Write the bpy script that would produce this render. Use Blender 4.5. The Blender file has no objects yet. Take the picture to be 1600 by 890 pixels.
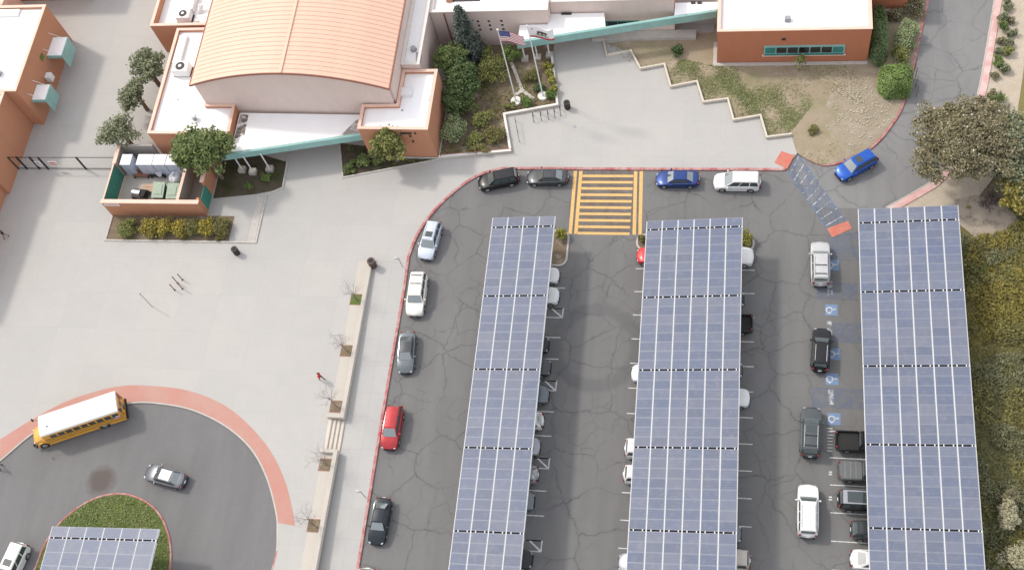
import bpy, bmesh, math, random
import numpy as np
from mathutils import Vector, Matrix
C = bpy.context.scene
COL = C.collection
R = math.radians
# ------------------------------------------------------------------ camera
F_PX = 1853.065; CAM_H = 112.0
PITCH, ROLL, YAW = R(61.34966), R(18.86667), R(-22.61404)
def cam_axes():
    cp, sp, cy, sy = math.cos(PITCH), math.sin(PITCH), math.cos(YAW), math.sin(YAW)
    fwd = Vector((sy*cp, cy*cp, -sp)); right = Vector((cy, -sy, 0)); down = fwd.cross(right)
    cr, sr = math.cos(ROLL), math.sin(ROLL)
    return cr*right+sr*down, -sr*right+cr*down, fwd
AX_R, AX_D, AX_F = cam_axes()
cd = bpy.data.cameras.new('camera'); cam = bpy.data.objects.new('camera', cd); COL.objects.link(cam)
cd.sensor_width = 36; cd.lens = 36*F_PX/1600; cd.clip_start = 1; cd.clip_end = 3000
m = Matrix((AX_R, -AX_D, -AX_F)).transposed().to_4x4(); m.translation = (0, 0, CAM_H)
cam.matrix_world = m
C.camera = cam
# ------------------------------------------------------------------ light
SUN_DIR = Vector((-0.78, 0.40, 1.0)).normalized()          # towards the sun (west-north-west)
W = bpy.data.worlds.new('World'); C.world = W; W.use_nodes = True
nt = W.node_tree; bg = nt.nodes['Background']; sky = nt.nodes.new('ShaderNodeTexSky')
sky.sky_type = 'NISHITA'; sky.sun_disc = False
sky.sun_elevation = math.asin(SUN_DIR.z); sky.sun_rotation = math.atan2(SUN_DIR.x, SUN_DIR.y)
VEIL = 0.6; sky.dust_density = 3.0; sky.air_density = 1.0; sky.ozone_density = 1.0
veil = nt.nodes.new('ShaderNodeMix'); veil.data_type = 'RGBA'      # thin high cloud whitening the whole sky
veil.inputs[0].default_value = VEIL; veil.inputs[7].default_value = (4.3, 4.15, 3.95, 1)
nt.links.new(sky.outputs[0], veil.inputs[6]); nt.links.new(veil.outputs[2], bg.inputs[0]); bg.inputs[1].default_value = 0.15
sd = bpy.data.lights.new('sun', 'SUN'); sd.energy = 0.95; sd.angle = R(5.0); sd.color = (1, .95, .86)
so = bpy.data.objects.new('sun', sd); COL.objects.link(so); so.location = (0, 0, 150)
so.rotation_euler = SUN_DIR.to_track_quat('Z', 'Y').to_euler()
C.view_settings.view_transform = 'Standard'; C.view_settings.look = 'None'
C.view_settings.exposure = 1.06; C.view_settings.gamma = 1.0
# ------------------------------------------------------------------ survey helpers
GZ = 0.15                                             # level of the paved school yard; the car park is 0
def P(px, py, z=0.0):                                 # point of the place at height z, surveyed from the photo
    d = AX_R*((px-800)/F_PX) + AX_D*((py-445)/F_PX) + AX_F
    t = (z-CAM_H)/d.z
    return Vector((d.x*t, d.y*t, z))
def wz(y): return GZ + 0.022*max(0.0, 59.0-y)         # the western yard climbs gently to the south
def PW(px, py, h=0.0):
    z = GZ
    for _ in range(6): p = P(px, py, z+h); z = wz(p.y)
    return P(px, py, z+h)
def catmull(pts, n=6, closed=False):
    out = []; N = len(pts); pts = [Vector(p) for p in pts]
    for i in range(N if closed else N-1):
        g = (lambda k: pts[k % N]) if closed else (lambda k: pts[min(max(k, 0), N-1)])
        a, b, c, d = g(i-1), g(i), g(i+1), g(i+2)
        for k in range(n):
            t = k/n
            out.append(0.5*((2*b)+(c-a)*t+(2*a-5*b+4*c-d)*t*t+(3*b-a-3*c+d)*t**3))
    if not closed: out.append(pts[-1])
    return out
# ------------------------------------------------------------------ materials
def node_mat(name):
    m = bpy.data.materials.new(name); m.use_nodes = True
    nt = m.node_tree; return m, nt, nt.nodes['Principled BSDF']
def mixc(nt, fac, a, b, blend='MIX'):
    n = nt.nodes.new('ShaderNodeMix'); n.data_type = 'RGBA'; n.blend_type = blend
    for s, v in ((n.inputs[0], fac), (n.inputs[6], a), (n.inputs[7], b)):
        if hasattr(v, 'links') or hasattr(v, 'is_linked'): nt.links.new(v, s)
        elif isinstance(v, (int, float)): s.default_value = v
        else: s.default_value = (*v, 1)
    return n.outputs[2]
def noise(nt, vec, scale, detail=4, rough=.6, dist=0):
    n = nt.nodes.new('ShaderNodeTexNoise'); n.inputs['Scale'].default_value = scale
    n.inputs['Detail'].default_value = detail; n.inputs['Roughness'].default_value = rough
    n.inputs['Distortion'].default_value = dist
    if vec is not None: nt.links.new(vec, n.inputs['Vector'])
    return n.outputs[0]
def ramp(nt, fac, lo, hi, a=0.0, b=1.0):
    n = nt.nodes.new('ShaderNodeMapRange'); n.inputs[1].default_value = lo; n.inputs[2].default_value = hi
    n.inputs[3].default_value = a; n.inputs[4].default_value = b; nt.links.new(fac, n.inputs[0]); return n.outputs[0]
def math2(nt, op, a, b):
    n = nt.nodes.new('ShaderNodeMath'); n.operation = op
    for s, v in ((n.inputs[0], a), (n.inputs[1], b)):
        if isinstance(v, (int, float)): s.default_value = v
        else: nt.links.new(v, s)
    return n.outputs[0]
def coord(nt, kind='Object'):
    return nt.nodes.new('ShaderNodeTexCoord').outputs[kind]
def bump(nt, b, h, strength=.3, dist=.02):
    n = nt.nodes.new('ShaderNodeBump'); n.inputs['Strength'].default_value = strength; n.inputs['Distance'].default_value = dist
    nt.links.new(h, n.inputs['Height']); nt.links.new(n.outputs[0], b.inputs['Normal'])
def simple(name, col, rough=.7, metal=0.0, var=.12, scale=1.5, fine=0, spec=.5, coat=0):
    m, nt, b = node_mat(name)
    b.inputs['Roughness'].default_value = rough; b.inputs['Metallic'].default_value = metal
    b.inputs['Specular IOR Level'].default_value = spec; b.inputs['Coat Weight'].default_value = coat
    b.inputs['Coat Roughness'].default_value = .05
    if var:
        v = coord(nt); n1 = ramp(nt, noise(nt, v, scale, 5, .65), .3, .7)
        col_o = mixc(nt, n1, [c*(1-var) for c in col], [min(c*(1+var), .95) for c in col])
        if fine:
            n2 = noise(nt, v, fine, 2); col_o = mixc(nt, .35, col_o, mixc(nt, ramp(nt, n2, .3, .7), [c*.6 for c in col], [min(c*1.3, .95) for c in col]))
            bump(nt, b, n2, .25, .02)
        nt.links.new(col_o, b.inputs['Base Color'])
    else: b.inputs['Base Color'].default_value = (*col, 1)
    return m
def stucco(name, col):
    m, nt, b = node_mat(name); v = coord(nt); b.inputs['Roughness'].default_value = .9
    mp = nt.nodes.new('ShaderNodeMapping'); mp.inputs['Scale'].default_value = (.7, .7, .22); nt.links.new(v, mp.inputs[0])
    n1 = ramp(nt, noise(nt, mp.outputs[0], 1.4, 5, .7), .25, .75); n2 = noise(nt, v, 14, 3)
    c = mixc(nt, n1, [x*.91 for x in col], [min(.9, x*1.06) for x in col])
    c = mixc(nt, .3, c, mixc(nt, ramp(nt, n2, .3, .7), [x*.75 for x in col], [min(.9, x*1.15) for x in col]))
    nt.links.new(c, b.inputs['Base Color']); bump(nt, b, n2, .3, .015); return m
def m_concrete(name, col, joint=4.5, jd=.82, joff=(0, 0)):
    m, nt, b = node_mat(name); v = coord(nt); b.inputs['Roughness'].default_value = .88
    big = ramp(nt, noise(nt, v, .07, 5, .62), .3, .7); mid = ramp(nt, noise(nt, v, .55, 6, .7), .25, .75); fine = noise(nt, v, 9, 3)
    c = mixc(nt, big, [col[0]*.92, col[1]*.935, col[2]*.97], [col[0]*1.07, col[1]*1.05, col[2]*1.01])
    c = mixc(nt, .55, c, mixc(nt, mid, [x*.9 for x in col], [x*1.07 for x in col]))
    c = mixc(nt, .25, c, mixc(nt, ramp(nt, fine, .3, .7), [x*.8 for x in col], [x*1.12 for x in col]))
    if joint:
        br = nt.nodes.new('ShaderNodeTexBrick'); br.offset = 0; br.inputs['Scale'].default_value = 1
        br.inputs['Brick Width'].default_value = joint; br.inputs['Row Height'].default_value = joint
        br.inputs['Mortar Size'].default_value = .022; br.inputs['Mortar Smooth'].default_value = .3
        br.inputs['Color1'].default_value = (.975, .975, .98, 1); br.inputs['Color2'].default_value = (1.02, 1.015, 1.005, 1); br.inputs['Mortar'].default_value = (jd, jd, jd, 1)
        mp = nt.nodes.new('ShaderNodeMapping'); mp.inputs['Location'].default_value = (*joff, 0); nt.links.new(v, mp.inputs[0])
        nt.links.new(mp.outputs[0], br.inputs['Vector']); c = mixc(nt, 1.0, c, br.outputs[0], 'MULTIPLY')
    # grimy drips and gum spots
    st = ramp(nt, noise(nt, v, .9, 7, .75, .6), .62, .8, 0, .35)
    c = mixc(nt, st, c, [x*.72 for x in col])
    nt.links.new(c, b.inputs['Base Color']); bump(nt, b, fine, .15, .01); return m
def m_asphalt(name, col, cracks=True, blobs=()):
    m, nt, b = node_mat(name); v = coord(nt); b.inputs['Roughness'].default_value = .9; b.inputs['Specular IOR Level'].default_value = .3
    big = ramp(nt, noise(nt, v, .06, 5, .6, .4), .3, .7); mid = ramp(nt, noise(nt, v, .6, 6, .7, .3), .25, .75); fine = noise(nt, v, 16, 3)
    mp = nt.nodes.new('ShaderNodeMapping'); mp.inputs['Scale'].default_value = (1, .12, 1); nt.links.new(v, mp.inputs[0])
    streak = ramp(nt, noise(nt, mp.outputs[0], .55, 4, .6), .3, .7)      # wear along the lanes
    c = mixc(nt, big, [x*.82 for x in col], [x*1.16 for x in col])
    c = mixc(nt, .5, c, mixc(nt, mid, [x*.82 for x in col], [x*1.16 for x in col]))
    c = mixc(nt, .45, c, mixc(nt, streak, [x*.74 for x in col], [x*1.22 for x in col]))
    c = mixc(nt, .3, c, mixc(nt, ramp(nt, fine, .3, .7), [x*.6 for x in col], [x*1.35 for x in col]))
    if cracks:
        wob = nt.nodes.new('ShaderNodeTexNoise'); wob.inputs['Scale'].default_value = .55; wob.inputs['Detail'].default_value = 4; nt.links.new(v, wob.inputs['Vector'])
        va = nt.nodes.new('ShaderNodeVectorMath'); va.operation = 'MULTIPLY_ADD'; nt.links.new(wob.outputs[1], va.inputs[0]); va.inputs[1].default_value = (1.7, 1.7, 0); nt.links.new(v, va.inputs[2])
        for sc, w, lo, hi, s in ((.235, .0085, .34, .50, .62), (.46, .011, .46, .60, .50)):
            vo = nt.nodes.new('ShaderNodeTexVoronoi'); vo.feature = 'DISTANCE_TO_EDGE'; vo.voronoi_dimensions = '2D'; vo.inputs['Scale'].default_value = sc
            nt.links.new(va.outputs[0], vo.inputs['Vector'])
            line = ramp(nt, math2(nt, 'SUBTRACT', vo.outputs[0], math2(nt, 'MULTIPLY', math2(nt, 'SUBTRACT', noise(nt, v, 1.3, 4), .5), w*1.6)), w*.3, w*1.3, 1, 0)
            halo = ramp(nt, vo.outputs[0], 0, w*7, .2, 0)
            mask = ramp(nt, noise(nt, v, .11+sc*.1, 3, .5), lo, hi)
            fac = math2(nt, 'MULTIPLY', math2(nt, 'MAXIMUM', line, halo), math2(nt, 'MULTIPLY', mask, s))
            c = mixc(nt, fac, c, [x*.3 for x in col])
    for (bx, by, br_, wid, s, tint) in blobs:          # tyre swirl, oil stain, patches
        d = nt.nodes.new('ShaderNodeVectorMath'); d.operation = 'DISTANCE'; d.inputs[1].default_value = (bx, by, 0)
        sep = nt.nodes.new('ShaderNodeVectorMath'); sep.operation = 'MULTIPLY'; sep.inputs[1].default_value = (1, 1, 0); nt.links.new(v, sep.inputs[0])
        nt.links.new(sep.outputs[0], d.inputs[0])
        dd = math2(nt, 'ADD', d.outputs['Value'], math2(nt, 'MULTIPLY', math2(nt, 'SUBTRACT', noise(nt, v, .9, 4), .5), 1.3))
        e = math2(nt, 'ABSOLUTE', math2(nt, 'SUBTRACT', dd, br_), 0) if br_ > 0 else dd
        fac = ramp(nt, e, wid*.5, wid, s, 0)
        c = mixc(nt, fac, c, tint)
    nt.links.new(c, b.inputs['Base Color']); bump(nt, b, fine, .3, .01); return m
def m_paint_worn(name, col, under, wear=.5, scale=2.5):
    m, nt, b = node_mat(name); v = coord(nt); b.inputs['Roughness'].default_value = .75
    w = ramp(nt, noise(nt, v, scale, 6, .75), wear-.12, wear+.12)
    nt.links.new(mixc(nt, w, under, col), b.inputs['Base Color']); return m
def m_faded(name, col, lo, hi, scale=1.2, amax=.9):    # a worn coat of paint, bare ground showing between
    m, nt, b = node_mat(name); v = coord(nt); b.inputs['Roughness'].default_value = .8; b.inputs['Base Color'].default_value = (*col, 1)
    nt.links.new(ramp(nt, noise(nt, v, scale, 6, .7), lo, hi, 0, amax), b.inputs['Alpha']); return m
def m_soil(name, a, bcol, green=None, gs=.25, glo=.5, ghi=.62, pale=None):
    m, nt, b = node_mat(name); v = coord(nt); b.inputs['Roughness'].default_value = .95; b.inputs['Specular IOR Level'].default_value = .1
    c = mixc(nt, ramp(nt, noise(nt, v, .35, 6, .7), .3, .7), a, bcol)
    if pale: c = mixc(nt, ramp(nt, noise(nt, v, .5, 5, .65), .56, .7), c, pale)
    if green: c = mixc(nt, ramp(nt, noise(nt, v, gs, 7, .7), glo, ghi), c, green)
    f = noise(nt, v, 5, 4, .7)
    c = mixc(nt, ramp(nt, f, .25, .75, 0, .45), c, [x*.55 for x in a])
    nt.links.new(c, b.inputs['Base Color']); bump(nt, b, f, .5, .06); return m
def m_leaf(name, dark, light, accent=None, acc=.9):
    m, nt, b = node_mat(name); b.inputs['Roughness'].default_value = .6; b.inputs['Specular IOR Level'].default_value = .25
    g = nt.nodes.new('ShaderNodeNewGeometry'); r = g.outputs['Random Per Island']
    v = coord(nt); n = ramp(nt, noise(nt, v, 1.1, 3), .32, .68)
    c = mixc(nt, math2(nt, 'MULTIPLY_ADD', r, .5) if False else math2(nt, 'ADD', math2(nt, 'MULTIPLY', r, .55), math2(nt, 'MULTIPLY', n, .45)), dark, light)
    if accent: c = mixc(nt, ramp(nt, r, acc-.01, acc), c, accent)
    nt.links.new(c, b.inputs['Base Color'])
    return m
def m_paintcar(name, col, metal=.3, rough=.3):
    m, nt, b = node_mat(name); b.inputs['Base Color'].default_value = (*col, 1); b.inputs['Metallic'].default_value = metal
    b.inputs['Roughness'].default_value = rough; b.inputs['Coat Weight'].default_value = .35; b.inputs['Coat Roughness'].default_value = .06; b.inputs['Specular IOR Level'].default_value = .35
    v = coord(nt); nt.links.new(mixc(nt, ramp(nt, noise(nt, v, 2.2, 5, .7), .3, .75), [x*.9 for x in col], [min(.9, x*1.05+.006) for x in col]), b.inputs['Base Color'])
    return m
def m_panel(name):
    m, nt, b = node_mat(name); v = coord(nt)
    oi = nt.nodes.new('ShaderNodeObjectInfo'); rnd = oi.outputs['Random']
    c = mixc(nt, rnd, (.108, .124, .170), (.158, .168, .208))
    g = nt.nodes.new('ShaderNodeNewGeometry'); n = ramp(nt, noise(nt, g.outputs['Position'], .35, 5, .6), .35, .7)
    c = mixc(nt, math2(nt, 'MULTIPLY', n, .6), c, (.10, .13, .215))
    wv = nt.nodes.new('ShaderNodeTexWave'); wv.wave_type = 'BANDS'; wv.bands_direction = 'Y'; wv.inputs['Scale'].default_value = 2.05; nt.links.new(v, wv.inputs['Vector'])
    c = mixc(nt, ramp(nt, wv.outputs[1], .82, .97, 0, .22), c, (.30, .32, .37))
    d = ramp(nt, noise(nt, g.outputs['Position'], 1.7, 6, .7), .5, .75, 0, .35); c = mixc(nt, d, c, (.27, .27, .29))
    nt.links.new(c, b.inputs['Base Color']); b.inputs['Roughness'].default_value = .42; b.inputs['Specular IOR Level'].default_value = .28
    return m
M = {}
M['plaza'] = m_concrete('plaza_concrete', (.412, .400, .378), 4.6, .91, (1.3, .8))
M['walk'] = m_concrete('sidewalk_concrete', (.40, .395, .38), 3.1, .86)
M['cream'] = m_concrete('cream_concrete', (.47, .435, .385), 0)
M['creamwall'] = simple('cream_wall', (.58, .52, .44), .85, var=.1, scale=1.2, fine=8)
M['kerbgrey'] = simple('kerb_concrete', (.46, .43, .39), .9, var=.15, scale=1.5, fine=9)
M['asphalt'] = m_asphalt('asphalt', (.165, .163, .160), True, [(-14.0, 49.5, 4.3, 1.0, .42, (.10, .10, .102)), (-17.0, 40, 0, 3.5, .0, (.1, .1, .1))])
M['asphalt_loop'] = m_asphalt('loop_asphalt', (.165, .162, .161), False, [(-64.6, 32.3, 0, 1.9, .7, (.085, .062, .052))])
M['asphalt_drive'] = m_asphalt('drive_asphalt', (.215, .213, .21), True)
M['redkerb'] = m_paint_worn('red_kerb_paint', (.36, .10, .095), (.47, .33, .31), .46, 1.3)
M['pinkkerb'] = m_paint_worn('faded_pink_kerb', (.58, .33, .31), (.62, .52, .48), .45, .9)
M['salmon'] = m_paint_worn('salmon_paint', (.42, .20, .16), (.42, .24, .195), .5, .35)
M['salmonbright'] = m_paint_worn('coral_tactile', (.50, .135, .09), (.46, .20, .15), .46, 1.6)
M['yellow'] = m_paint_worn('yellow_road_paint', (.64, .40, .14), (.44, .31, .16), .42, 2.2)
M['yellowfade'] = m_faded('brown_worn_road_paint', (.20, .13, .09), .3, .7, .8, .55)
M['white'] = m_paint_worn('white_road_paint', (.62, .62, .60), (.33, .33, .32), .42, 3)
M['blue'] = m_paint_worn('blue_road_paint', (.13, .23, .41), (.17, .22, .31), .5, 2.2)
M['bluefade'] = m_faded('faded_blue_paint', (.15, .20, .31), .36, .74, 1.1, .62)
M['whitefade'] = m_faded('faded_white_paint', (.6, .62, .62), .42, .6, 1.8, .8)
M['terra'] = stucco('terracotta_stucco', (.485, .225, .128))
M['brick'] = stucco('brick_red_stucco', (.46, .17, .088))
M['beige'] = stucco('pink_beige_stucco', (.66, .535, .48))
M['greywall'] = stucco('grey_block', (.34, .31, .28))
M['membrane'] = simple('white_roof_membrane', (.86, .85, .84), .6, var=.03, scale=.4)
M['cap'] = simple('parapet_cap', (.74, .50, .40), .7, var=.08, scale=1)
M['capwhite'] = simple('white_cap', (.70, .66, .61), .7, var=.05)
M['roofmetal'] = simple('orange_roof_metal', (.68, .44, .325), .45, .0, .05, .3)
M['roofedge'] = simple('roof_edge_trim', (.28, .11, .07), .5, 0, .1)
M['teal'] = simple('teal_metal', (.25, .44, .41), .5, 0, .12, .8)
M['tealdark'] = simple('dark_teal_metal', (.03, .19, .17), .5, 0, .15, .8)
M['tealscreen'] = simple('green_screen', (.045, .22, .165), .7, 0, .12, 2)
M['glass'] = simple('dark_glass', (.012, .015, .018), .06, 0, 0, spec=.8)
M['windscreen'] = simple('windscreen_glass', (.10, .125, .125), .04, 0, 0, spec=1.0)  # paler base colour than the side glass stands in for reflected sky and interior
M['windscreen'].node_tree.nodes['Principled BSDF'].inputs['IOR'].default_value = 1.95
M['carglass'] = simple('car_glass', (.045, .06, .062), .04, 0, 0, spec=.7)
M['black'] = simple('black_metal', (.02, .02, .022), .5, .2, .1)
M['rubber'] = simple('rubber', (.02, .02, .02), .85, 0, .2, 6)
M['rim'] = simple('alloy', (.55, .55, .57), .3, .8, .05)
M['steel'] = simple('galvanised_steel', (.5, .5, .5), .45, .5, .1)
M['whitesteel'] = simple('white_steel', (.74, .74, .73), .5, .1, .06)
M['greysteel'] = simple('grey_steel', (.32, .33, .35), .5, .3, .1)
M['headlamp'] = simple('lamp_lens', (.42, .44, .47), .1, .2, 0)
M['taillamp'] = simple('red_lens', (.24, .02, .02), .15, 0, 0)
M['bark'] = simple('bark', (.16, .12, .09), .9, 0, .25, 4, 14)
M['barkpale'] = simple('pale_bark', (.30, .25, .21), .9, 0, .25, 4, 14)
M['twig'] = simple('grey_twig', (.22, .17, .16), .9, 0, .2, 4)
M['ground'] = m_soil('dry_ground', (.26, .21, .15), (.34, .28, .21), (.13, .13, .05))
M['yard'] = m_soil('weedy_yard', (.31, .25, .175), (.39, .325, .24), (.25, .245, .13), .13, .47, .64, (.44, .38, .29))
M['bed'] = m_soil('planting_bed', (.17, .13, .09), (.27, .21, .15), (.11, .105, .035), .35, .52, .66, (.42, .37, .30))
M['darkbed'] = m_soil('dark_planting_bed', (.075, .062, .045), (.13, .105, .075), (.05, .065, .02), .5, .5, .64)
M['sand'] = m_soil('sandy_verge', (.46, .39, .30), (.56, .49, .40), None)
M['lawn'] = m_soil('lawn', (.10, .14, .04), (.15, .18, .06), (.2, .19, .09), .3, .5, .7)
M['drygrass'] = m_soil('dry_grass', (.2, .18, .075), (.25, .22, .09), None)
M['hill'] = m_soil('hill_soil', (.15, .13, .06), (.2, .17, .08), None)
M['panel'] = m_panel('solar_glass')
M['panelframe'] = simple('panel_frame', (.24, .26, .31), .5, .2, .05)
M['seam_blocker'] = simple('seam_shade_dark', (.05, .05, .058), .6, .2, .1)  # near-black colour stands in for shaded ground seen through the seams
M['rail'] = simple('white_rail', (.60, .60, .59), .6, 0, .05)
M['skin'] = simple('skin', (.42, .25, .18), .6, 0, .05)
M['redcloth'] = simple('red_cloth', (.55, .02, .035), .85, 0, .15, 8)
M['blackcloth'] = simple('black_cloth', (.018, .018, .022), .9, 0, .2, 8)
M['browncloth'] = simple('khaki_cloth', (.27, .21, .14), .9, 0, .2, 8)
M['hair'] = simple('dark_hair', (.02, .013, .01), .6, 0, .2, 20)
M['wood'] = simple('brown_wood', (.23, .10, .06), .7, 0, .25, 3, 10)
M['board'] = simple('pale_board', (.50, .34, .24), .8, 0, .2, 3)
M['cabinet'] = simple('pale_blue_cabinet', (.52, .58, .68), .5, .1, .08, 1)
M['binlid'] = simple('green_bin_lid', (.28, .36, .27), .55, 0, .12, 2)
M['bindark'] = simple('green_bin', (.06, .10, .07), .6, 0, .2, 2)
M['bag'] = simple('white_sack', (.72, .72, .74), .7, 0, .1, 4)
M['trash'] = simple('dark_bin', (.035, .028, .027), .6, .1, .2, 5)
M['trashbrown'] = simple('brown_bin', (.10, .062, .055), .7, 0, .25, 6)
M['busyellow'] = simple('bus_yellow', (.72, .36, .045), .35, 0, .06, .8, coat=.5)
M['buswhite'] = simple('bus_white', (.80, .80, .79), .4, 0, .04, .8)
M['flagred'] = simple('flag_red', (.45, .03, .05), .8, 0, .05); M['flagwhite'] = simple('flag_white', (.8, .8, .8), .8, 0, .03); M['flagblue'] = simple('flag_blue', (.03, .045, .2), .8, 0, .05)
M['bear'] = simple('bear_brown', (.09, .04, .025), .8, 0, .05); M['flaggreen'] = simple('flag_green', (.05, .18, .05), .8, 0, .05)
M['signwhite'] = simple('sign_white', (.75, .75, .75), .5, 0, .05); M['signred'] = simple('sign_red', (.55, .08, .07), .5, 0, .05)
L_ = {
 'olive': m_leaf('leaf_olive', (.085, .105, .055), (.31, .32, .19)),
 'mid': m_leaf('leaf_mid', (.05, .085, .025), (.24, .28, .10)),
 'dark': m_leaf('leaf_dark', (.032, .06, .022), (.14, .19, .07)),
 'conifer': m_leaf('leaf_conifer', (.05, .07, .058), (.165, .19, .155)),
 'yellowg': m_leaf('leaf_yellowgreen', (.09, .11, .03), (.30, .30, .10)),
 'flower': m_leaf('leaf_flowering', (.11, .105, .03), (.28, .23, .07), (.66, .50, .04), .88),
 'flowerfull': m_leaf('leaf_full_flower', (.20, .17, .03), (.55, .42, .05), (.72, .58, .05), .6),
 'pale': m_leaf('leaf_pale', (.14, .18, .085), (.34, .39, .20)),
 'grey': m_leaf('leaf_greybrown', (.105, .095, .05), (.31, .275, .16), (.5, .44, .36), .97),
 'bright': m_leaf('leaf_bright', (.065, .115, .028), (.20, .27, .075)),
 'cream': m_leaf('leaf_cream', (.24, .23, .13), (.52, .48, .33)),
 'hill': m_leaf('leaf_hill', (.085, .085, .03), (.27, .245, .085)),
 'hillyellow': m_leaf('leaf_hillyellow', (.14, .12, .03), (.36, .30, .075)),
 'hilldark': m_leaf('leaf_hilldark', (.095, .10, .05), (.25, .245, .13)),
 'weed': m_leaf('leaf_weed', (.15, .17, .07), (.30, .31, .14)),
}
# ------------------------------------------------------------------ mesh building
class MB:
    def __init__(s): s.v = []; s.f = []; s.mi = []
    def add(s, vs, fs, mi=0):
        o = len(s.v); s.v += [tuple(v) for v in vs]; s.f += [tuple(i+o for i in f) for f in fs]; s.mi += [mi]*len(fs); return s
    def hexa(s, b, t, mi=0):                           # bottom and top quads, counter-clockwise from above
        return s.add(list(b)+list(t), [(3, 2, 1, 0), (4, 5, 6, 7), (0, 1, 5, 4), (1, 2, 6, 5), (2, 3, 7, 6), (3, 0, 4, 7)], mi)
    def box(s, x0, y0, z0, x1, y1, z1, mi=0):
        q = [(x0, y0), (x1, y0), (x1, y1), (x0, y1)]
        return s.hexa([(x, y, z0) for x, y in q], [(x, y, z1) for x, y in q], mi)
    def obox(s, c, d, rz, mi=0):                       # centre-bottom, size, turn
        ca, sa = math.cos(rz), math.sin(rz); hx, hy = d[0]/2, d[1]/2
        q = [(c[0]+x*ca-y*sa, c[1]+x*sa+y*ca) for x, y in ((-hx, -hy), (hx, -hy), (hx, hy), (-hx, hy))]
        return s.hexa([(x, y, c[2]) for x, y in q], [(x, y, c[2]+d[2]) for x, y in q], mi)
    def prism(s, poly, z0, z1, mi=0, zf=None):
        n = len(poly); f0 = (lambda p, z: z+(zf(p) if zf else 0))
        a = sum(poly[i][0]*poly[(i+1) % n][1]-poly[(i+1) % n][0]*poly[i][1] for i in range(n))
        if a < 0: poly = list(reversed(poly))
        vs = [(p[0], p[1], f0(p, z0)) for p in poly]+[(p[0], p[1], f0(p, z1)) for p in poly]
        fs = [tuple(range(n-1, -1, -1)), tuple(range(n, 2*n))]+[(i, (i+1) % n, n+(i+1) % n, n+i) for i in range(n)]
        return s.add(vs, fs, mi)
    def sheet(s, poly, z, mi=0, zf=None):
        n = len(poly); a = sum(poly[i][0]*poly[(i+1) % n][1]-poly[(i+1) % n][0]*poly[i][1] for i in range(n))
        if a < 0: poly = list(reversed(poly))
        return s.add([(p[0], p[1], z+(zf(p) if zf else 0)) for p in poly], [tuple(range(n))], mi)
    def tube(s, p0, p1, r0, r1=None, n=8, mi=0, cap=True):
        r1 = r0 if r1 is None else r1; p0, p1 = Vector(p0), Vector(p1); d = (p1-p0).normalized()
        u = d.cross(Vector((0, 0, 1)) if abs(d.z) < .9 else Vector((1, 0, 0))).normalized(); w = d.cross(u)
        vs = []
        for p, r in ((p0, r0), (p1, r1)):
            for k in range(n):
                a = 2*math.pi*k/n; vs.append(p+u*(r*math.cos(a))+w*(r*math.sin(a)))
        fs = [(k, (k+1) % n, n+(k+1) % n, n+k) for k in range(n)]
        if cap: fs += [tuple(range(n-1, -1, -1)), tuple(range(n, 2*n))]
        return s.add(vs, fs, mi)
    def sweep(s, pts, o0, o1, z0, z1, mi=0, zf=None, closed=False, cham=.03):
        pts = [Vector((p[0], p[1])) for p in pts]; n = len(pts); rows = []
        for i, p in enumerate(pts):
            a = pts[i-1] if (i > 0 or closed) else pts[i]; b = pts[(i+1) % n] if (i < n-1 or closed) else pts[i]
            d1 = (p-a); d2 = (b-p)
            if d1.length < 1e-6: d1 = d2
            if d2.length < 1e-6: d2 = d1
            d1.normalize(); d2.normalize(); t = (d1+d2)
            t = t.normalized() if t.length > 1e-5 else d1
            nr = Vector((-t.y, t.x)); k = 1/max(.45, nr.dot(Vector((-d1.y, d1.x))))
            zz = zf(p) if zf else 0
            rows.append([(*(p+nr*(o*k)), z+zz) for o, z in ((o0, z0), (o1, z0), (o1, z1-cham), (o1+(cham if o1 < o0 else -cham), z1), (o0+(cham if o0 < o1 else -cham), z1), (o0, z1-cham))])
        vs = [v for r in rows for v in r]; fs = []; K = 6
        for i in range(n if closed else n-1):
            j = (i+1) % n
            for k in range(K):
                l = (k+1) % K; q = (i*K+k, i*K+l, j*K+l, j*K+k); fs.append(q if o1 < o0 else q[::-1])
        if not closed: fs += [tuple(range(K)), tuple((n-1)*K+k for k in range(K-1, -1, -1))]
        return s.add(vs, fs, mi)
    def mesh(s, name, mats, smooth=False, org=(0, 0, 0), bevel=0, fix=True):
        me = bpy.data.meshes.new(name)
        me.from_pydata([(v[0]-org[0], v[1]-org[1], v[2]-org[2]) for v in s.v], [], s.f)
        for m_ in (mats if isinstance(mats, (list, tuple)) else [mats]): me.materials.append(m_)
        me.polygons.foreach_set('material_index', s.mi)
        if bevel or fix:
            bm = bmesh.new(); bm.from_mesh(me)
            if bevel:
                bmesh.ops.bevel(bm, geom=[e for e in bm.edges if len(e.link_faces) == 2 and e.calc_face_angle(0) > .5], offset=bevel, segments=2, affect='EDGES', clamp_overlap=True)
            if fix: bmesh.ops.recalc_face_normals(bm, faces=bm.faces)
            bm.to_mesh(me); bm.free()
        if smooth: me.polygons.foreach_set('use_smooth', [True]*len(me.polygons))
        me.update(); return me
    def build(s, name, mats, parent=None, smooth=False, bevel=0, local=False, fix=True):
        org = (0, 0, 0)
        if parent is not None and not local: org = parent_origin(parent)
        return link(name, s.mesh(name, mats, smooth, org, bevel, fix), parent)
def parent_origin(p):
    o = Vector((0, 0, 0))
    while p is not None: o += p.location; p = p.parent
    return o
def link(name, data, parent=None, loc=(0, 0, 0), rot=(0, 0, 0)):
    o = bpy.data.objects.new(name, data); COL.objects.link(o); o.location = loc; o.rotation_euler = rot
    if parent is not None: o.parent = parent
    return o
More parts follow.
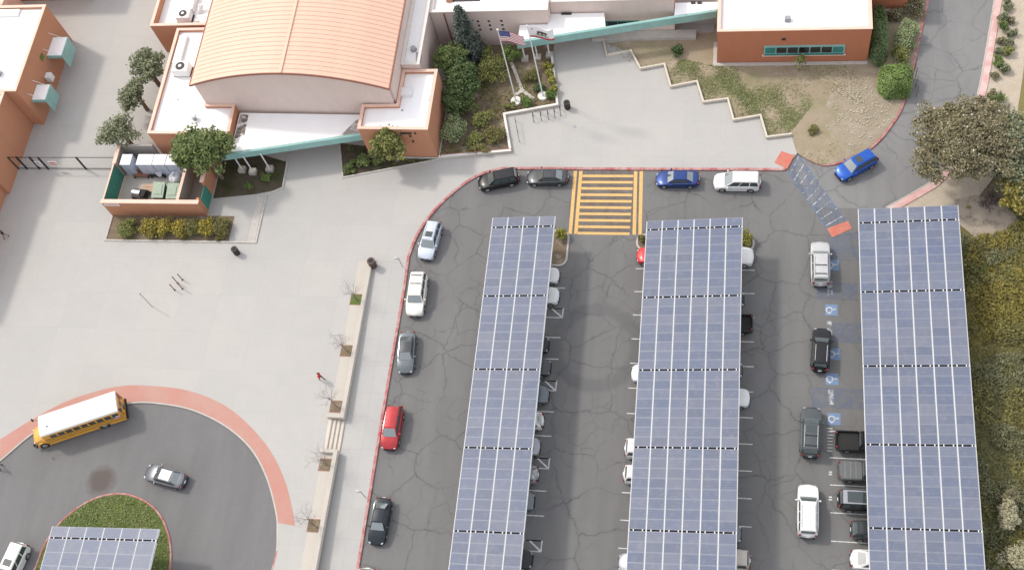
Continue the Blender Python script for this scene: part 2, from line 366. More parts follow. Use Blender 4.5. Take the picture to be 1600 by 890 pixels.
def tag(o, label, cat, group=None):
    o['label'] = label; o['category'] = cat
    if group: o['group'] = group
    return o
def thing(name, label, cat, loc=(0, 0, 0), rz=0.0, group=None):
    return tag(link(name, None, None, loc, (0, 0, rz)), label, cat, group)
def struct(o, kind='structure'): o['kind'] = kind; return o
def sub(parent, name, mats, fn, **k):
    mb = MB(); fn(mb); return mb.build(name, mats, parent, **k)
KID = {}
def children_of(o):
    return [c for c in COL.objects if c.parent == o]
def copy_tree(o, parent=None, kids=None):
    c = o.copy(); COL.objects.link(c); c.parent = parent
    for ch in list(o.children): copy_tree(ch, c)
    return c
def ring(c, r, n=24, z=0): return [(c[0]+r*math.cos(2*math.pi*k/n), c[1]+r*math.sin(2*math.pi*k/n)) for k in range(n)]
def xy(p): return (p[0], p[1])
# ================================================================== THE GROUND
WX = -39.6                                             # west face of the sidewalk wall line
def S(name, mb, mt, **k): return struct(mb.build(name, mt, **k))
S('ground', MB().sheet([(-400, -300), (400, -300), (400, 500), (-400, 500)], -.06), M['ground'])
S('parking_lot', MB().sheet([(-36.5, -20), (22.6, -20), (22.6, 66), (17.2, 67.2), (21.2, 70.4), (14, 80), (-10, 80), (-37, 80)], 0), M['asphalt'])
kerb_w = [(-35.5, 2), (-35.5, 20), (-35.45, 40), (-35.3, 56)] + [xy(p) for p in catmull([P(640, 402), P(655, 365), P(680, 330), P(715, 297), P(750, 275), P(786, 265)], 6)] + [(-22, 71.1), (-9.9, 71.05), (5.0, 71.05)]
yk = [xy(p) for p in catmull([P(1246, 238, .1), P(1262, 249, .1), P(1280, 257, .1), P(1300, 258, .1), P(1340, 246, .1), P(1370, 225, .1), P(1395, 195, .1), P(1412, 165, .1), P(1425, 120, .1), P(1438, 60, .1), P(1452, 0, .1)], 5)]
yk += [(22.8, 101.0), (25.5, 115.0)]
ek = [xy(p) for p in catmull([P(1385, 325, .1), P(1430, 300, .1), P(1467, 275, .1), P(1500, 228, .1), P(1528, 150, .1), P(1545, 60, .1), P(1555, 0, .1)], 5)] + [(31.5, 108)]
S('driveway', MB().sheet([(6.3, 71.0)] + [(8.0, 66.5), (15.4, 66.3)] + [(p[0]+.1, p[1]) for p in ek] + [(25, 116)] + [(p[0]-.1, p[1]+.1) for p in reversed(yk)], .004), M['asphalt_drive'])
# paved yard north of y = 59, flat
S('plaza', MB().sheet([(-130, 59), (-35.35, 59)] + [p for p in kerb_w if p[1] > 59.2] + [(6.4, 73.2)] + yk[1:] + [(25, 130), (-130, 130)], GZ), M['plaza'])
loop_in = [PW(*q) for q in ((-60, 770), (0, 720), (60, 672), (130, 642), (205, 630), (250, 631), (300, 641), (350, 665), (390, 700), (415, 745), (430, 800), (432, 830), (431, 860), (425, 885))]
loop_out = [PW(*q) for q in ((-60, 722), (0, 686), (50, 655), (110, 624), (180, 604), (230, 602), (290, 609), (340, 627), (380, 655), (420, 700), (445, 750), (458, 800), (461, 821))]
li = [xy(p) for p in catmull(loop_in, 6)] + [(-44.8, 18), (-45.2, 6)]
lo = [xy(p) for p in catmull(loop_out, 6)]
zf = lambda p: wz(p[1])-GZ
yS0, yS1 = 36.75, 40.25
li0 = [(-130, li[0][1]-14)] + [(-92, li[0][1]-4.5)]
S('lower_plaza', MB().sheet([(WX, 6), (WX, yS0), (-41.08, yS0), (-41.08, yS1), (WX, yS1), (WX, 59), (-130, 59)] + li0 + li + [(-45.2, 6)], GZ, zf=zf), M['plaza'])
S('bus_loop_road', MB().sheet([(-130, 2), (-44, 2), (-43.5, 30), (-50, 42), (-62, 46), (-74, 42), (-130, 30)], GZ-.12, zf=zf), M['asphalt_loop'])
S('kerb', MB().sweep(li0[1:]+li, 0, .16, GZ-.2, GZ+.008, zf=zf), M['kerbgrey'])
def offset_line(pts, o):
    pts = [Vector(p) for p in pts]; out = []
    for i, p in enumerate(pts):
        t = (pts[min(i+1, len(pts)-1)]-pts[max(i-1, 0)]).normalized(); out.append((p.x-t.y*o, p.y+t.x*o))
    return out
inner = [p for p in offset_line(li, .17) if p[0] > -82]
inner = [p for p in inner if not (p[0] > -50 and p[1] < lo[-1][1]-.05)]
S('red_sidewalk_band', MB().sheet(lo + list(reversed(inner)), GZ+.006, zf=zf), M['salmon'])
tail = [p for p in li if p[0] > -50 and p[1] < 26.3]
S('kerb', MB().sweep(tail, -.012, .18, GZ-.2, GZ+.014, zf=zf), M['redkerb'])
# sidewalk, kerbs along the car park
S('sidewalk', MB().sheet([(WX, 2), (-35.5, 2)] + [p for p in kerb_w if p[1] <= 59 and p[0] < -35][1:] + [(-35.35, 59), (WX, 59)], GZ+.002), M['walk'])
S('kerb', MB().sweep(kerb_w + [(5.1, 71.05), (6.2, 73.0)], -.03, .29, -.08, GZ+.012), M['redkerb'])
S('kerb', MB().sweep(yk, -.03, .30, -.08, GZ+.016), M['redkerb'])
S('kerb', MB().sweep(ek, -.75, .0, -.05, .14), M['pinkkerb'])
S('kerb', MB().sweep(ek, .004, .16, -.05, .125), M['kerbgrey'])
# joint / dark gutter by the kerb
# ------------------------------------------------------------------ ground plots
EV = [p for p in ek]
S('sandy_verge', MB().sheet([(p[0]+.7, p[1]-.1) for p in EV] + [(38, 108), (33, 94), (31.2, 84), (29.5, 78), (27, 71), (21, 62.5), (15.8, 65)], .05), M['sand'])
S('lawn', MB().sheet([(32.3, 95.5), (31.4, 90), (30.6, 84), (29.4, 78), (27, 71), (60, 70), (60, 110), (35, 110)], .06), M['drygrass'])
S('hillside', MB().sheet([(22.2, 0), (70, 0), (70, 72), (27, 71), (24.0, 65.5), (22.2, 63.8)], .045), M['hill'])
bedA = [P(686, 248, .2), P(800, 238, .2), P(790, 181, .2), P(873, 166, .2), P(864, 88, .2)]
bedA = [xy(p) for p in bedA] + [(-21.8, 89.9), (-35.6, 89.9), (-33.7, 80)]
S('garden_bed', MB().sheet(bedA, GZ+.03), M['bed'])
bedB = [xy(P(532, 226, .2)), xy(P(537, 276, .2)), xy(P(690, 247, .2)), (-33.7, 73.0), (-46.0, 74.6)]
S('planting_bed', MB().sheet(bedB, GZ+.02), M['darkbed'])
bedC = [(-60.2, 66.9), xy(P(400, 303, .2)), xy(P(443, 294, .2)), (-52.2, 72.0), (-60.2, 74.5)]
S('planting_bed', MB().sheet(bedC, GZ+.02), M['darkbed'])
hb = [(-72.3, 61.15), (-57.0, 61.15), (-57.0, 64.55), (-72.3, 64.55)]
S('planting_bed', MB().sheet(hb, GZ+.02), M['bed'])
S('planting_bed', MB().sheet([(-54.75, 61.15), (-53.85, 61.15), (-53.85, 67.2), (-54.75, 67.2)], GZ+.02), M['kerbgrey'])
zig = [P(*q, .25) for q in ((985, 82), (1000, 110), (1037, 103), (1047, 138), (1088, 130), (1098, 162), (1136, 157), (1145, 190), (1187, 183), (1197, 217), (1237, 212), (1245, 237))]
zig = [xy(p) for p in zig]
S('weedy_yard', MB().sheet([(-15.5, 88.6)] + [zig[0]] + zig[1:] + [(p[0]-.25, p[1]+.1) for p in yk[1:]] + [(25, 116), (-1, 116), (-3, 90)], GZ+.03), M['yard'])
S('rock_patch', MB().sheet([xy(P(*q, .2)) for q in ((1296, 150), (1318, 122), (1345, 112), (1375, 140), (1403, 160), (1402, 180), (1382, 202), (1358, 226), (1325, 238), (1300, 215), (1285, 180))], GZ+.034), m_faded('pale_stone_chips', (.46, .40, .31), .36, .66, .55, .8))
rng = random.Random(5)
stb = MB()
yk_in = [(q[0]-.5, q[1]+.15) for q in yk]
def yard_in(p):
    near = min(yk_in, key=lambda q: (q[0]-p.x)**2+(q[1]-p.y)**2)
    return p.x < near[0] and p.y > near[1]-.2 and p.x > 4
for _ in range(420):                                   # loose stones in the rock patch
    px = rng.gauss(1352, 30); py = rng.gauss(178, 27); p = P(px, py, .2); r = rng.uniform(.03, .10)
    if not yard_in(p): continue
    stb.obox((p.x, p.y, GZ+.02), (r*2, r*rng.uniform(1, 2), r), rng.uniform(0, 3))
so_ = stb.build('loose_stones', simple('pale_stone', (.44, .39, .31), .9, var=.25, scale=.8, fine=5)); so_['kind'] = 'stuff'
S('footpath', MB().sheet([xy(P(*q, .2)) for q in ((796, 98), (802, 98), (818, 140), (836, 153), (832, 157), (816, 145), (808, 150), (804, 147), (813, 140))], GZ+.13), M['cream'])
for ya, yb_ in ((6, yS0), (yS1, 59)): S('cream_paving', MB().sheet([(-41.15, ya), (-39.75, ya), (-39.75, yb_), (-41.1, yb_)], GZ+.006, zf=zf), M['cream'])
S('paved_path', MB().sheet([(-60.4, 66.6), (-54.9, 66.6), (-54.9, 61.2), (-56.8, 61.2), (-56.8, 64.4), (-60.4, 64.4)], GZ+.012), M['plaza'])
def kerb_run(pts, o0, o1, h, mt, z0=0): return S('kerb', MB().sweep(pts, o0, o1, GZ-.02+z0, GZ+h), mt)
kerb_run([(-72.4, 64.4), (-72.4, 61.0), (-53.55, 61.0), (-53.55, 67.4), xy(P(443, 294, .2)), (-51.9, 73)], 0, .22, .14, M['kerbgrey'])
kerb_run([(bedB[0][0], bedB[0][1]), bedB[1], bedB[2]], -.2, 0, .14, M['kerbgrey'])
bw_pts = [bedA[0], bedA[1], bedA[2], bedA[3], bedA[4]]
w = thing('seat_wall', 'low pale concrete wall around the flagpole garden', 'wall', (*bedA[2], GZ))
sub(w, 'wall_body', M['creamwall'], lambda m: m.sweep(bw_pts, 0, .22, GZ-.02, GZ+.34))
sub(w, 'coping', M['capwhite'], lambda m: m.sweep(bw_pts, -.03, .26, GZ+.343, GZ+.40))
w = thing('seat_wall', 'zigzag low concrete wall stepping along the weedy yard', 'wall', (*zig[6], GZ))
zz = [(zig[0][0]-2.6, zig[0][1]-.55)] + zig[:-1]
sub(w, 'wall_body', M['creamwall'], lambda m: m.sweep(zz, .02, .20, GZ-.02, GZ+.34))
sub(w, 'coping', M['creamwall'], lambda m: m.sweep(zz, .0, .22, GZ+.343, GZ+.40))
sub(w, 'end_wall', M['creamwall'], lambda m: m.sweep([(zz[0][0], zz[0][1]), (zz[0][0]-.9, zz[0][1]+3.6)], 0, .22, GZ-.02, GZ+.35))
# ------------------------------------------------------------------ retaining wall, steps, tree squares
yS0, yS1 = 36.75, 40.25
def ret_wall(y0, y1, lab, ret_y):
    w = thing('retaining_wall', lab, 'wall', (WX, (y0+y1)/2, GZ))
    pts = [(WX+.02, y0), (WX+.02, y1)]; n = max(2, int((y1-y0)/2)); pts = [(WX+.02, y0+(y1-y0)*k/n) for k in range(n+1)]
    sub(w, 'wall_body', M['creamwall'], lambda m: m.sweep(pts, -.17, .17, -.1, GZ+.40, zf=lambda p: wz(p[1])-GZ))
    sub(w, 'coping', M['cream'], lambda m: m.sweep(pts, -.23, .23, GZ+.403, GZ+.50, zf=lambda p: wz(p[1])-GZ))
    if ret_y is not None:
        x1 = -41.25; pts2 = [(WX-.2, ret_y), (x1, ret_y)]
        sub(w, 'return_wall', M['creamwall'], lambda m: m.sweep(pts2, -.14, .14, 0, wz(ret_y)+.395))
        sub(w, 'return_coping', M['cream'], lambda m: m.sweep(pts2, -.19, .19, wz(ret_y)+.398, wz(ret_y)+.49))
ret_wall(yS1, 59.2, 'cream retaining wall beside the sidewalk, longer stretch above the steps', yS1+.16)
ret_wall(4, yS0, 'cream retaining wall beside the sidewalk, stretch below the steps', yS0-.16)
st = thing('steps', 'four cream concrete steps climbing from the sidewalk to the school plaza', 'steps', (-40.1, 38.5, GZ))
H_ = wz(38.5)-GZ
for k in range(4):
    m_ = MB().box(-39.42-.42*k-.42, yS0+.03, GZ-.1, -39.42-.42*k, yS1-.03, GZ+H_*(k+1)/4+.004); o = m_.build('step', M['creamwall'], st, bevel=.015)
    m_ = MB().box(-39.42-.42*k-.09, yS0+.05, GZ+H_*(k+1)/4+.004, -39.42-.42*k-.005, yS1-.05, GZ+H_*(k+1)/4+.009); m_.build('nosing', M['greywall'], o)
# ------------------------------------------------------------------ markings
CW = []
def mark(name, poly, mt, z=.008): return S(name, MB().sheet(poly, z), mt)
xl0, xl1 = P(895, 268), P(893, 363)
L0, L1, R0, R1 = P(899, 268), P(891, 364), P(1002, 268), P(1000, 366)
mark('crosswalk_paint', [(L0.x, 70.95), (L1.x, L1.y), (R1.x, L1.y), (R0.x, 70.95)], M['yellowfade'], .006)
for a, b, o in ((L0, L1, 0), (L0, L1, .62), (R0, R1, 0), (R0, R1, -.62)):
    mark('crosswalk_paint', [(a.x-.19+o, 70.95), (a.x+.19+o, 70.95), (b.x+.19+o, L1.y-.1), (b.x-.19+o, L1.y-.1)], M['yellow'], .010)
for k in range(10):
    y = 70.3-k*(70.3-L1.y)/9.0
    mark('crosswalk_paint', [(L0.x+.84, y-.16), (R0.x-.84, y-.16), (R0.x-.84, y+.16), (L0.x+.84, y+.16)], M['yellow'], .010)
def stall(x0, x1, y): mark('stall_line', [(x0, y-.05), (x1, y-.05), (x1, y+.05), (x0, y+.05)], M['white'])
for y in [56.25, 50.45, 48.0, 42.2, 39.6, 33.9, 31.4, 25.6, 22.9]: stall(-23.4, -17.75, y)
for y in [53.3, 45.05, 36.75, 28.45]:
    stall(-23.4, -17.75, y+.5); stall(-23.4, -17.75, y-.55); stall(-19.35, -17.65, y+.5)
    mark('stall_line', [(-17.8, y-.55), (-17.68, y-.55), (-17.68, y+.5), (-17.8, y+.5)], M['white'], .011)
    mark('stall_line', [(-17.9, y-.5), (-17.75, y-.42), (-18.85, y+.5), (-19.0, y+.42)], M['white'], .012)
for k in range(15): stall(-10.35, -4.6, 58.75-2.73*k); stall(-4.2, 2.05, 58.8-2.73*k)
for k in range(9): stall(9.3, 15.0, 41.4-2.7*k)
def wheelchair(c, s=1.0):
    mark('accessible_bay_paint', [(c.x-.62*s, c.y-.62*s), (c.x+.62*s, c.y-.62*s), (c.x+.62*s, c.y+.62*s), (c.x-.62*s, c.y+.62*s)], M['blue'], .010)
    mb = MB(); n = 14; q = []
    for r in (.36*s, .25*s):
        q.append([(c.x-.2*s+r*math.cos(a), c.y-.02+r*math.sin(a)) for a in [(.35+k/(n-1)*5.0) for k in range(n)]])
    for k in range(n-1): mb.sheet([q[0][k], q[0][k+1], q[1][k+1], q[1][k]], .014)
    def bar(a, b, w=.055*s):
        d = Vector((b[0]-a[0], b[1]-a[1])).normalized(); e = (-d.y*w, d.x*w)
        mb.sheet([(c.x+a[0]*s-e[0], c.y+a[1]*s-e[1]), (c.x+b[0]*s-e[0], c.y+b[1]*s-e[1]), (c.x+b[0]*s+e[0], c.y+b[1]*s+e[1]), (c.x+a[0]*s+e[0], c.y+a[1]*s+e[1])], .0155)
    bar((-.05, 0), (.28, .02)); bar((.27, -.02), (.28, .16)); bar((.02, .02), (.04, -.2)); bar((-.1, -.28), (-.25, -.45))
    for k in range(8):
        pass
    mb.sheet([(c.x+.40*s+.07*s*math.cos(a), c.y+.06*s+.07*s*math.sin(a)) for a in [k*math.pi/4 for k in range(8)]], .0165)
    S('accessible_symbol', mb, M['white'])
for q in ((1299, 484), (1303, 553), (1300, 592), (1303, 654), (1301, 414)): wheelchair(P(*q))
for k in range(8):
    c = P(1297.5, 669+5*k); mark('stall_stencil', [(c.x-.28, c.y-.045), (c.x+.2, c.y-.045), (c.x+.2, c.y+.045), (c.x-.28, c.y+.045)], M['white'], .012)
for yy in (737, 740.5, 776, 780):
    c = P(1297.5, yy); mark('stall_stencil', [(c.x-.15, c.y-.07), (c.x+.15, c.y-.07), (c.x+.15, c.y+.07), (c.x-.15, c.y+.07)], M['white'], .012)
for q, w_, h_ in (((1312, 622), 5.2, 2.2), ((1308, 455), 4.0, 2.0), ((1322, 520), 3.5, 2.2), ((1330, 385), 5, 3.5)):
    c = P(*q); mark('faded_paint', [(c.x-w_/2, c.y-h_/2), (c.x+w_/2, c.y-h_/2), (c.x+w_/2, c.y+h_/2), (c.x-w_/2, c.y+h_/2)], M['bluefade'], .007)
for q in ((1298, 620), (1297, 450), (1296, 512)):
    c = P(*q); mark('faded_paint', [(c.x-.25, c.y-.8), (c.x+.25, c.y-.8), (c.x+.25, c.y+.8), (c.x-.25, c.y+.8)], M['whitefade'], .011)
M['blueline'] = m_faded('worn_blue_line', (.14, .25, .45), .30, .62, 1.4, .85)
a0, a1, b0, b1 = P(1231, 268), P(1293, 358), P(1247, 242), P(1323, 347)     # hatched accessible route
mark('faded_paint', [xy(a0), xy(a1), xy(b1), xy(b0)], M['bluefade'], .012)
def lineseg(a, b, w, mt, z=.018):
    d = (b-a).normalized(); e = Vector((-d.y, d.x, 0))*w/2
    mark('route_line', [xy(a-e), xy(b-e), xy(b+e), xy(a+e)], mt, z)
lineseg(a0, a1, .16, M['bluefade'], .016); lineseg(b0, b1, .16, M['bluefade'], .016); lineseg(a0, a1, .07, M['blueline'], .020); lineseg(b0, b1, .07, M['blueline'], .020)
for k in range(9):
    t = .05+k*.112; lineseg(a0.lerp(a1, t), b0.lerp(b1, max(0, t-.03)), .10, M['whitefade'], .022)
a, b, c, d = P(1292, 357), P(1325, 345), P(1331, 357), P(1300, 371)
mark('coral_pad', [xy(p) for p in (a, b, c, d)], M['salmonbright'], .026)
pad = thing('tactile_pad', 'coral tactile warning pad at the corner of the plaza kerb ramp', 'paving pad', (5.1, 72.5, GZ))
pp = [xy(P(*q, .17)) for q in ((1210, 254), (1221, 236), (1241, 243), (1230, 264))]
sub(pad, 'pad_base', M['salmonbright'], lambda m: m.prism(pp, GZ+.001, GZ+.02))
def domes(m):
    A, B, D = Vector(pp[0]), Vector(pp[1]), Vector(pp[3])
    for i in range(9):
        for j in range(9):
            q = A+(B-A)*((i+.6)/9.2)+(D-A)*((j+.6)/9.2); m.tube((q.x, q.y, GZ+.018), (q.x, q.y, GZ+.03), .035, .02, 6)
o = MB(); domes(o); o = o.build('dome', M['salmonbright'], pad); o['kind'] = 'stuff'
# planted islands at the carport ends and in the bus loop
def island(lab_kerb, poly, mt_k, mt_s, zf=None, z=0.0, kw=.22, kh=.15):
    S('kerb', MB().sweep(poly, 0, kw, z-.05, z+kh, closed=True, zf=zf), mt_k)
    S(lab_kerb, MB().sheet(offset_line(list(poly)+[poly[0]], .1)[:-1], z+kh-.04, zf=zf), mt_s)
def rrect(x0, y0, x1, y1, r, n=6):
    out = []
    for cx, cy, a in ((x1-r, y0+r, -90), (x1-r, y1-r, 0), (x0+r, y1-r, 90), (x0+r, y0+r, 180)):
        for k in range(n+1): t = R(a+90*k/n); out.append((cx+r*math.cos(t), cy+r*math.sin(t)))
    return out
island('island_bed', rrect(-24.5, 58.8, -17.75, 63.3, 1.0), M['kerbgrey'], M['bed'])
island('island_bed', rrect(-10.5, 60.9, 2.0, 62.95, .95), M['kerbgrey'], M['bed'])
isl = [PW(*q, .0) for q in ((264, 905), (268, 870), (265, 838), (254, 808), (236, 787), (212, 774), (185, 769), (152, 775), (120, 792), (90, 818), (68, 850), (54, 885))]
isl = [xy(p) for p in catmull(isl, 4)] + [(-70.2, 20), (-69, 10), (-58, 8), (-55, 18)]
island('island_lawn', isl, M['redkerb'], M['lawn'], zf=zf, z=GZ-.12, kw=.2, kh=.14)
# ================================================================== BUILDINGS
def wall_run(m, pts, t, z0, z1, closed=False): m.sweep(pts, 0, t, z0, z1, closed=closed, cham=.001)
def block(b, x0, x1, y0, y1, z1, wall_m, cap_m, roof_m, par=.35, t=.32, z0=GZ-.1, capw=.05, capt=.07, name='wall'):
    """walls, roof deck below a parapet, and a cap, as parts of building b"""
    q = [(x0, y0), (x1, y0), (x1, y1), (x0, y1)]
    sub(b, name, wall_m, lambda m: m.sweep(q, 0, t, z0, z1, closed=True, cham=.001))
    sub(b, 'roof', roof_m, lambda m: m.prism([(x0+t+.003, y0+t+.003), (x1-t-.003, y0+t+.003), (x1-t-.003, y1-t-.003), (x0+t+.003, y1-t-.003)], z1-par-.3, z1-par))
    sub(b, 'parapet_cap', cap_m, lambda m: m.sweep(q, -capw, t+capw*.6, z1+.003, z1+capt, closed=True, cham=.015))
def roof_vent(p, d, mt=None, par=None, lab=None):
    pass
# ---- west classroom building
b = thing('school_building', 'terracotta classroom block with white flat roof and two teal wall canopies, left edge', 'building', (-92, 80, GZ))
block(b, -104, -85.1, 77.5, 90.6, 7.05, M['terra'], M['cap'], M['membrane'])
block(b, -104, -86.6, 67.4, 77.47, 7.0, M['terra'], M['cap'], M['membrane'])
block(b, -106, -87.1, 52.5, 67.37, 7.0, M['terra'], M['cap'], M['membrane'])
sub(b, 'low_roof', M['cap'], lambda m: m.box(-106, 90.65, GZ-.1, -92.5, 95.2, 5.6))
sub(b, 'gutter_box', M['membrane'], lambda m: m.box(-96, 89.1, 6.75, -88.6, 90.1, 7.0))
for k in range(5): sub(b, 'railing_post', M['roofedge'], lambda m: m.box(-102.6+k*2.2, 92.4, 5.6, -102.5+k*2.2, 92.5, 6.5))
for k in range(2): sub(b, 'handrail', M['roofedge'], lambda m: m.box(-103, 92.42, 6.2+.3*k, -93, 92.48, 6.26+.3*k))
def wall_canopy(par, x, yc, z, w, out, lab):
    f = sub(par, 'door_canopy', M['teal'], lambda m: (m.box(x+.01, yc-w/2, z-.45, x+out, yc+w/2, z)))
    sub(f, 'canopy_roof', M['membrane'], lambda m: m.box(x+.05, yc-w/2+.1, z+.003, x+out-.1, yc+w/2-.1, z+.05))
    sub(f, 'canopy_screen', M['teal'], lambda m: m.box(x+out-.12, yc-w/2, z-2.3, x+out-.02, yc+w/2-.05, z-.455))
    for s in (-1, 1): sub(par, 'tie_rod', M['whitesteel'], lambda m: m.tube((x+.02, yc+s*w*.42, z+1.1), (x+out*.75, yc+s*w*.42, z+.03), .035, n=6))
wall_canopy(b, -85.1, 86.6, 3.9, 3.0, 2.1, '')
wall_canopy(b, -85.1, 79.6, 3.9, 2.4, 1.9, '')
sub(b, 'wall_lamp', M['signwhite'], lambda m: m.box(-85.1, 82.4, 2.1, -84.3, 83.3, 3.1), bevel=.08)
sub(b, 'wall_sign', L_['bright'], lambda m: m.box(-85.09, 84.0, 4.3, -85.0, 84.8, 5.0))
for (vx, vy) in ((-91.0, 82.8), (-88.4, 80.3), (-93, 86.5)):
    v = sub(b, 'roof_vent', M['greysteel'], lambda m: m.box(vx-.35, vy-.35, 6.7, vx+.35, vy+.35, 7.15), bevel=.05)
    sub(v, 'vent_hood', M['whitesteel'], lambda m: m.box(vx-.45, vy-.45, 7.153, vx+.45, vy+.45, 7.3), bevel=.05)
b = thing('school_building', 'terracotta block beyond the left classroom, only its roof edge and shadow in view', 'building', (-95, 104, GZ))
block(b, -106, -83.6, 97.3, 112, 6.6, M['terra'], M['cap'], M['membrane'])
# ---- gym with barrel roof
gym = thing('gymnasium', 'school gym under a ribbed orange barrel roof with pink gable wall', 'building', (-49.8, 88, GZ))
GX0, GX1, GYL, GYR, EZ, RISE = -61.6, -37.95, 76.5, 75.75, 9.15, 2.55
def arc_z(t): return EZ+RISE*(1-(2*t-1)**2)            # t 0..1 across the span
NS = 24
def gable(m):
    vs = []; n = NS
    for k in range(n+1):
        t = k/n; x = GX0+.25+(GX1-GX0-.5)*t; y = GYL+(GYR-GYL)*t+.35
        vs += [(x, y, GZ-.1), (x, y, arc_z(t)-.12), (x, y+.3, GZ-.1), (x, y+.3, arc_z(t)-.12)]
    fs = []
    for k in range(n):
        a, c = 4*k, 4*k+4; fs += [(a, c, c+1, a+1), (a+2, a+3, c+3, c+2), (a+1, c+1, c+3, a+3), (a, a+2, c+2, c)]
    fs += [(0, 1, 3, 2), (4*n, 4*n+2, 4*n+3, 4*n+1)]
    m.add(vs, fs)
sub(gym, 'gable_wall', M['beige'], gable)
sub(gym, 'side_wall', M['beige'], lambda m: m.box(GX1-.6, GYR+.7, GZ-.1, GX1-.02, 112, EZ-.12))
sub(gym, 'side_wall', M['beige'], lambda m: m.box(GX0+.3, GYL+.7, GZ-.1, GX0+.7, 112, EZ-.12))
PITCH_R = .62; NR = 58
def course(t0, t1, n, slope):
    """one metal course across half of the span with a raised seam on its south edge"""
    m = MB(); prof = ((0, 0), (.05, .05), (.12, .055), (.18, .01), (PITCH_R-.012, 0)); vs = []
    for k in range(n+1):
        t = t0+(t1-t0)*k/n; x = GX0+(GX1-GX0)*t
        for (y, z) in prof: vs.append((x, y+(GYL+(GYR-GYL)*t), arc_z(t)+z))
    K = len(prof); fs = [(k*K+i, (k+1)*K+i, (k+1)*K+i+1, k*K+i+1) for k in range(n) for i in range(K-1)]
    m.add(vs, fs); return m
cw = course(0, .4965, 9, 0).mesh('roof_panel', M['roofmetal'], org=(0, 0, 0), fix=False); ce = course(.5035, 1, 9, 0).mesh('roof_panel', M['roofmetal'], fix=False)
go = gym.location
for k in range(NR):
    for me in (cw, ce): link('roof_panel', me, gym, (-go.x, .02+k*PITCH_R-go.y, -go.z))
def ridge(m):
    x = GX0+(GX1-GX0)*.5; y = (GYL+GYR)/2-.03
    m.box(x-.16, y, EZ+RISE-.06, x+.16, y+NR*PITCH_R+.1, EZ+RISE+.16)
sub(gym, 'roof_ridge', M['roofmetal'], ridge)
def rake(m):
    vs = []; n = NS
    for k in range(n+1):
        t = k/n; x = GX0-.02+(GX1-GX0+.04)*t; y = GYL+(GYR-GYL)*t-.06
        vs += [(x, y, arc_z(t)-.22), (x, y, arc_z(t)+.06), (x, y+.07, arc_z(t)+.06), (x, y+.07, arc_z(t)-.22)]
    fs = [(4*k+i, 4*k+4+i, 4*k+4+(i+1) % 4, 4*k+(i+1) % 4) for k in range(n) for i in range(4)] + [(0, 1, 2, 3), (4*n+3, 4*n+2, 4*n+1, 4*n)]
    m.add(vs, fs)
sub(gym, 'rake_trim', M['roofedge'], rake)
sub(gym, 'eave_gutter', M['roofedge'], lambda m: m.box(GX1+.01, GYR-.06, EZ-.2, GX1+.13, 112, EZ+.05))
sub(gym, 'eave_gutter', M['roofedge'], lambda m: m.box(GX0-.13, GYL-.06, EZ-.2, GX0-.01, 112, EZ+.05))
# gym annexes
ax = thing('gym_annex', 'terracotta L-shaped annex with white roof at the right front corner of the gym', 'building', (-37, 75, GZ))
def lroof(b, poly, z1, wall_m, cap_m, par=.35, t=.3):
    sub(b, 'wall', wall_m, lambda m: m.sweep(poly, 0, t, GZ-.1, z1, closed=True, cham=.001))
    sub(b, 'roof', M['membrane'], lambda m: m.prism(inset(poly, t+.003), z1-par-.3, z1-par))
    sub(b, 'parapet_cap', cap_m, lambda m: m.sweep(poly, -.05, t+.03, z1+.003, z1+.07, closed=True, cham=.015))
def inset(poly, d):
    n = len(poly); out = []
    for i in range(n):
        p, a, c = Vector(poly[i]), Vector(poly[i-1]), Vector(poly[(i+1) % n])
        d1 = (p-a).normalized(); d2 = (c-p).normalized(); n1 = Vector((-d1.y, d1.x)); n2 = Vector((-d2.y, d2.x))
        s = (n1+n2); k = d/max(.2, (1+n1.dot(n2)))
        out.append(tuple(p+s*k))
    return out
lroof(ax, [(-41.9, 72.7), (-33.8, 72.55), (-33.75, 80.75), (-37.85, 80.75), (-37.85, 76.0), (-41.9, 75.95)], 5.9, M['terra'], M['cap'])
sub(ax, 'base_course', M['kerbgrey'], lambda m: m.sweep([(-41.95, 72.66), (-33.76, 72.51), (-33.71, 80.8)], -.14, -.004, GZ-.05, GZ+.28))
hv = sub(ax, 'roof_hatch', M['whitesteel'], lambda m: m.box(-37.6, 77.2, 5.4, -36.3, 78.3, 6.0), bevel=.04)
sub(ax, 'roof_drain', M['greysteel'], lambda m: m.tube((-37.2, 75.4, 5.55), (-37.2, 75.4, 5.62), .12))
for k in range(2): sub(ax, 'scupper', M['trash'], lambda m: m.box(-34.15, 76.3+.55*k, 5.65, -34.06, 76.65+.55*k, 5.95))
for k in range(7):
    if k != 5: sub(ax, 'wall_letter', M['trash'], lambda m: m.box(-37.05+.26*k, 72.52, 5.0, -36.85+.26*k, 72.6, 5.32))
sub(ax, 'wall_letter', M['trash'], lambda m: m.box(-36.2, 72.52, 4.45, -35.95, 72.6, 4.75)); sub(ax, 'wall_lamp', M['trash'], lambda m: m.box(-36.05, 72.4, 3.5, -35.9, 72.6, 3.75))
al = thing('gym_annex', 'terracotta annex with white flat roof along the left side of the gym', 'building', (-64, 78, GZ))
lroof(al, [(-67.75, 72.75), (-57.6, 72.6), (-57.75, 76.75), (-61.2, 76.8), (-61.3, 88.1), (-67.75, 88.1)], 5.05, M['terra'], M['cap'])
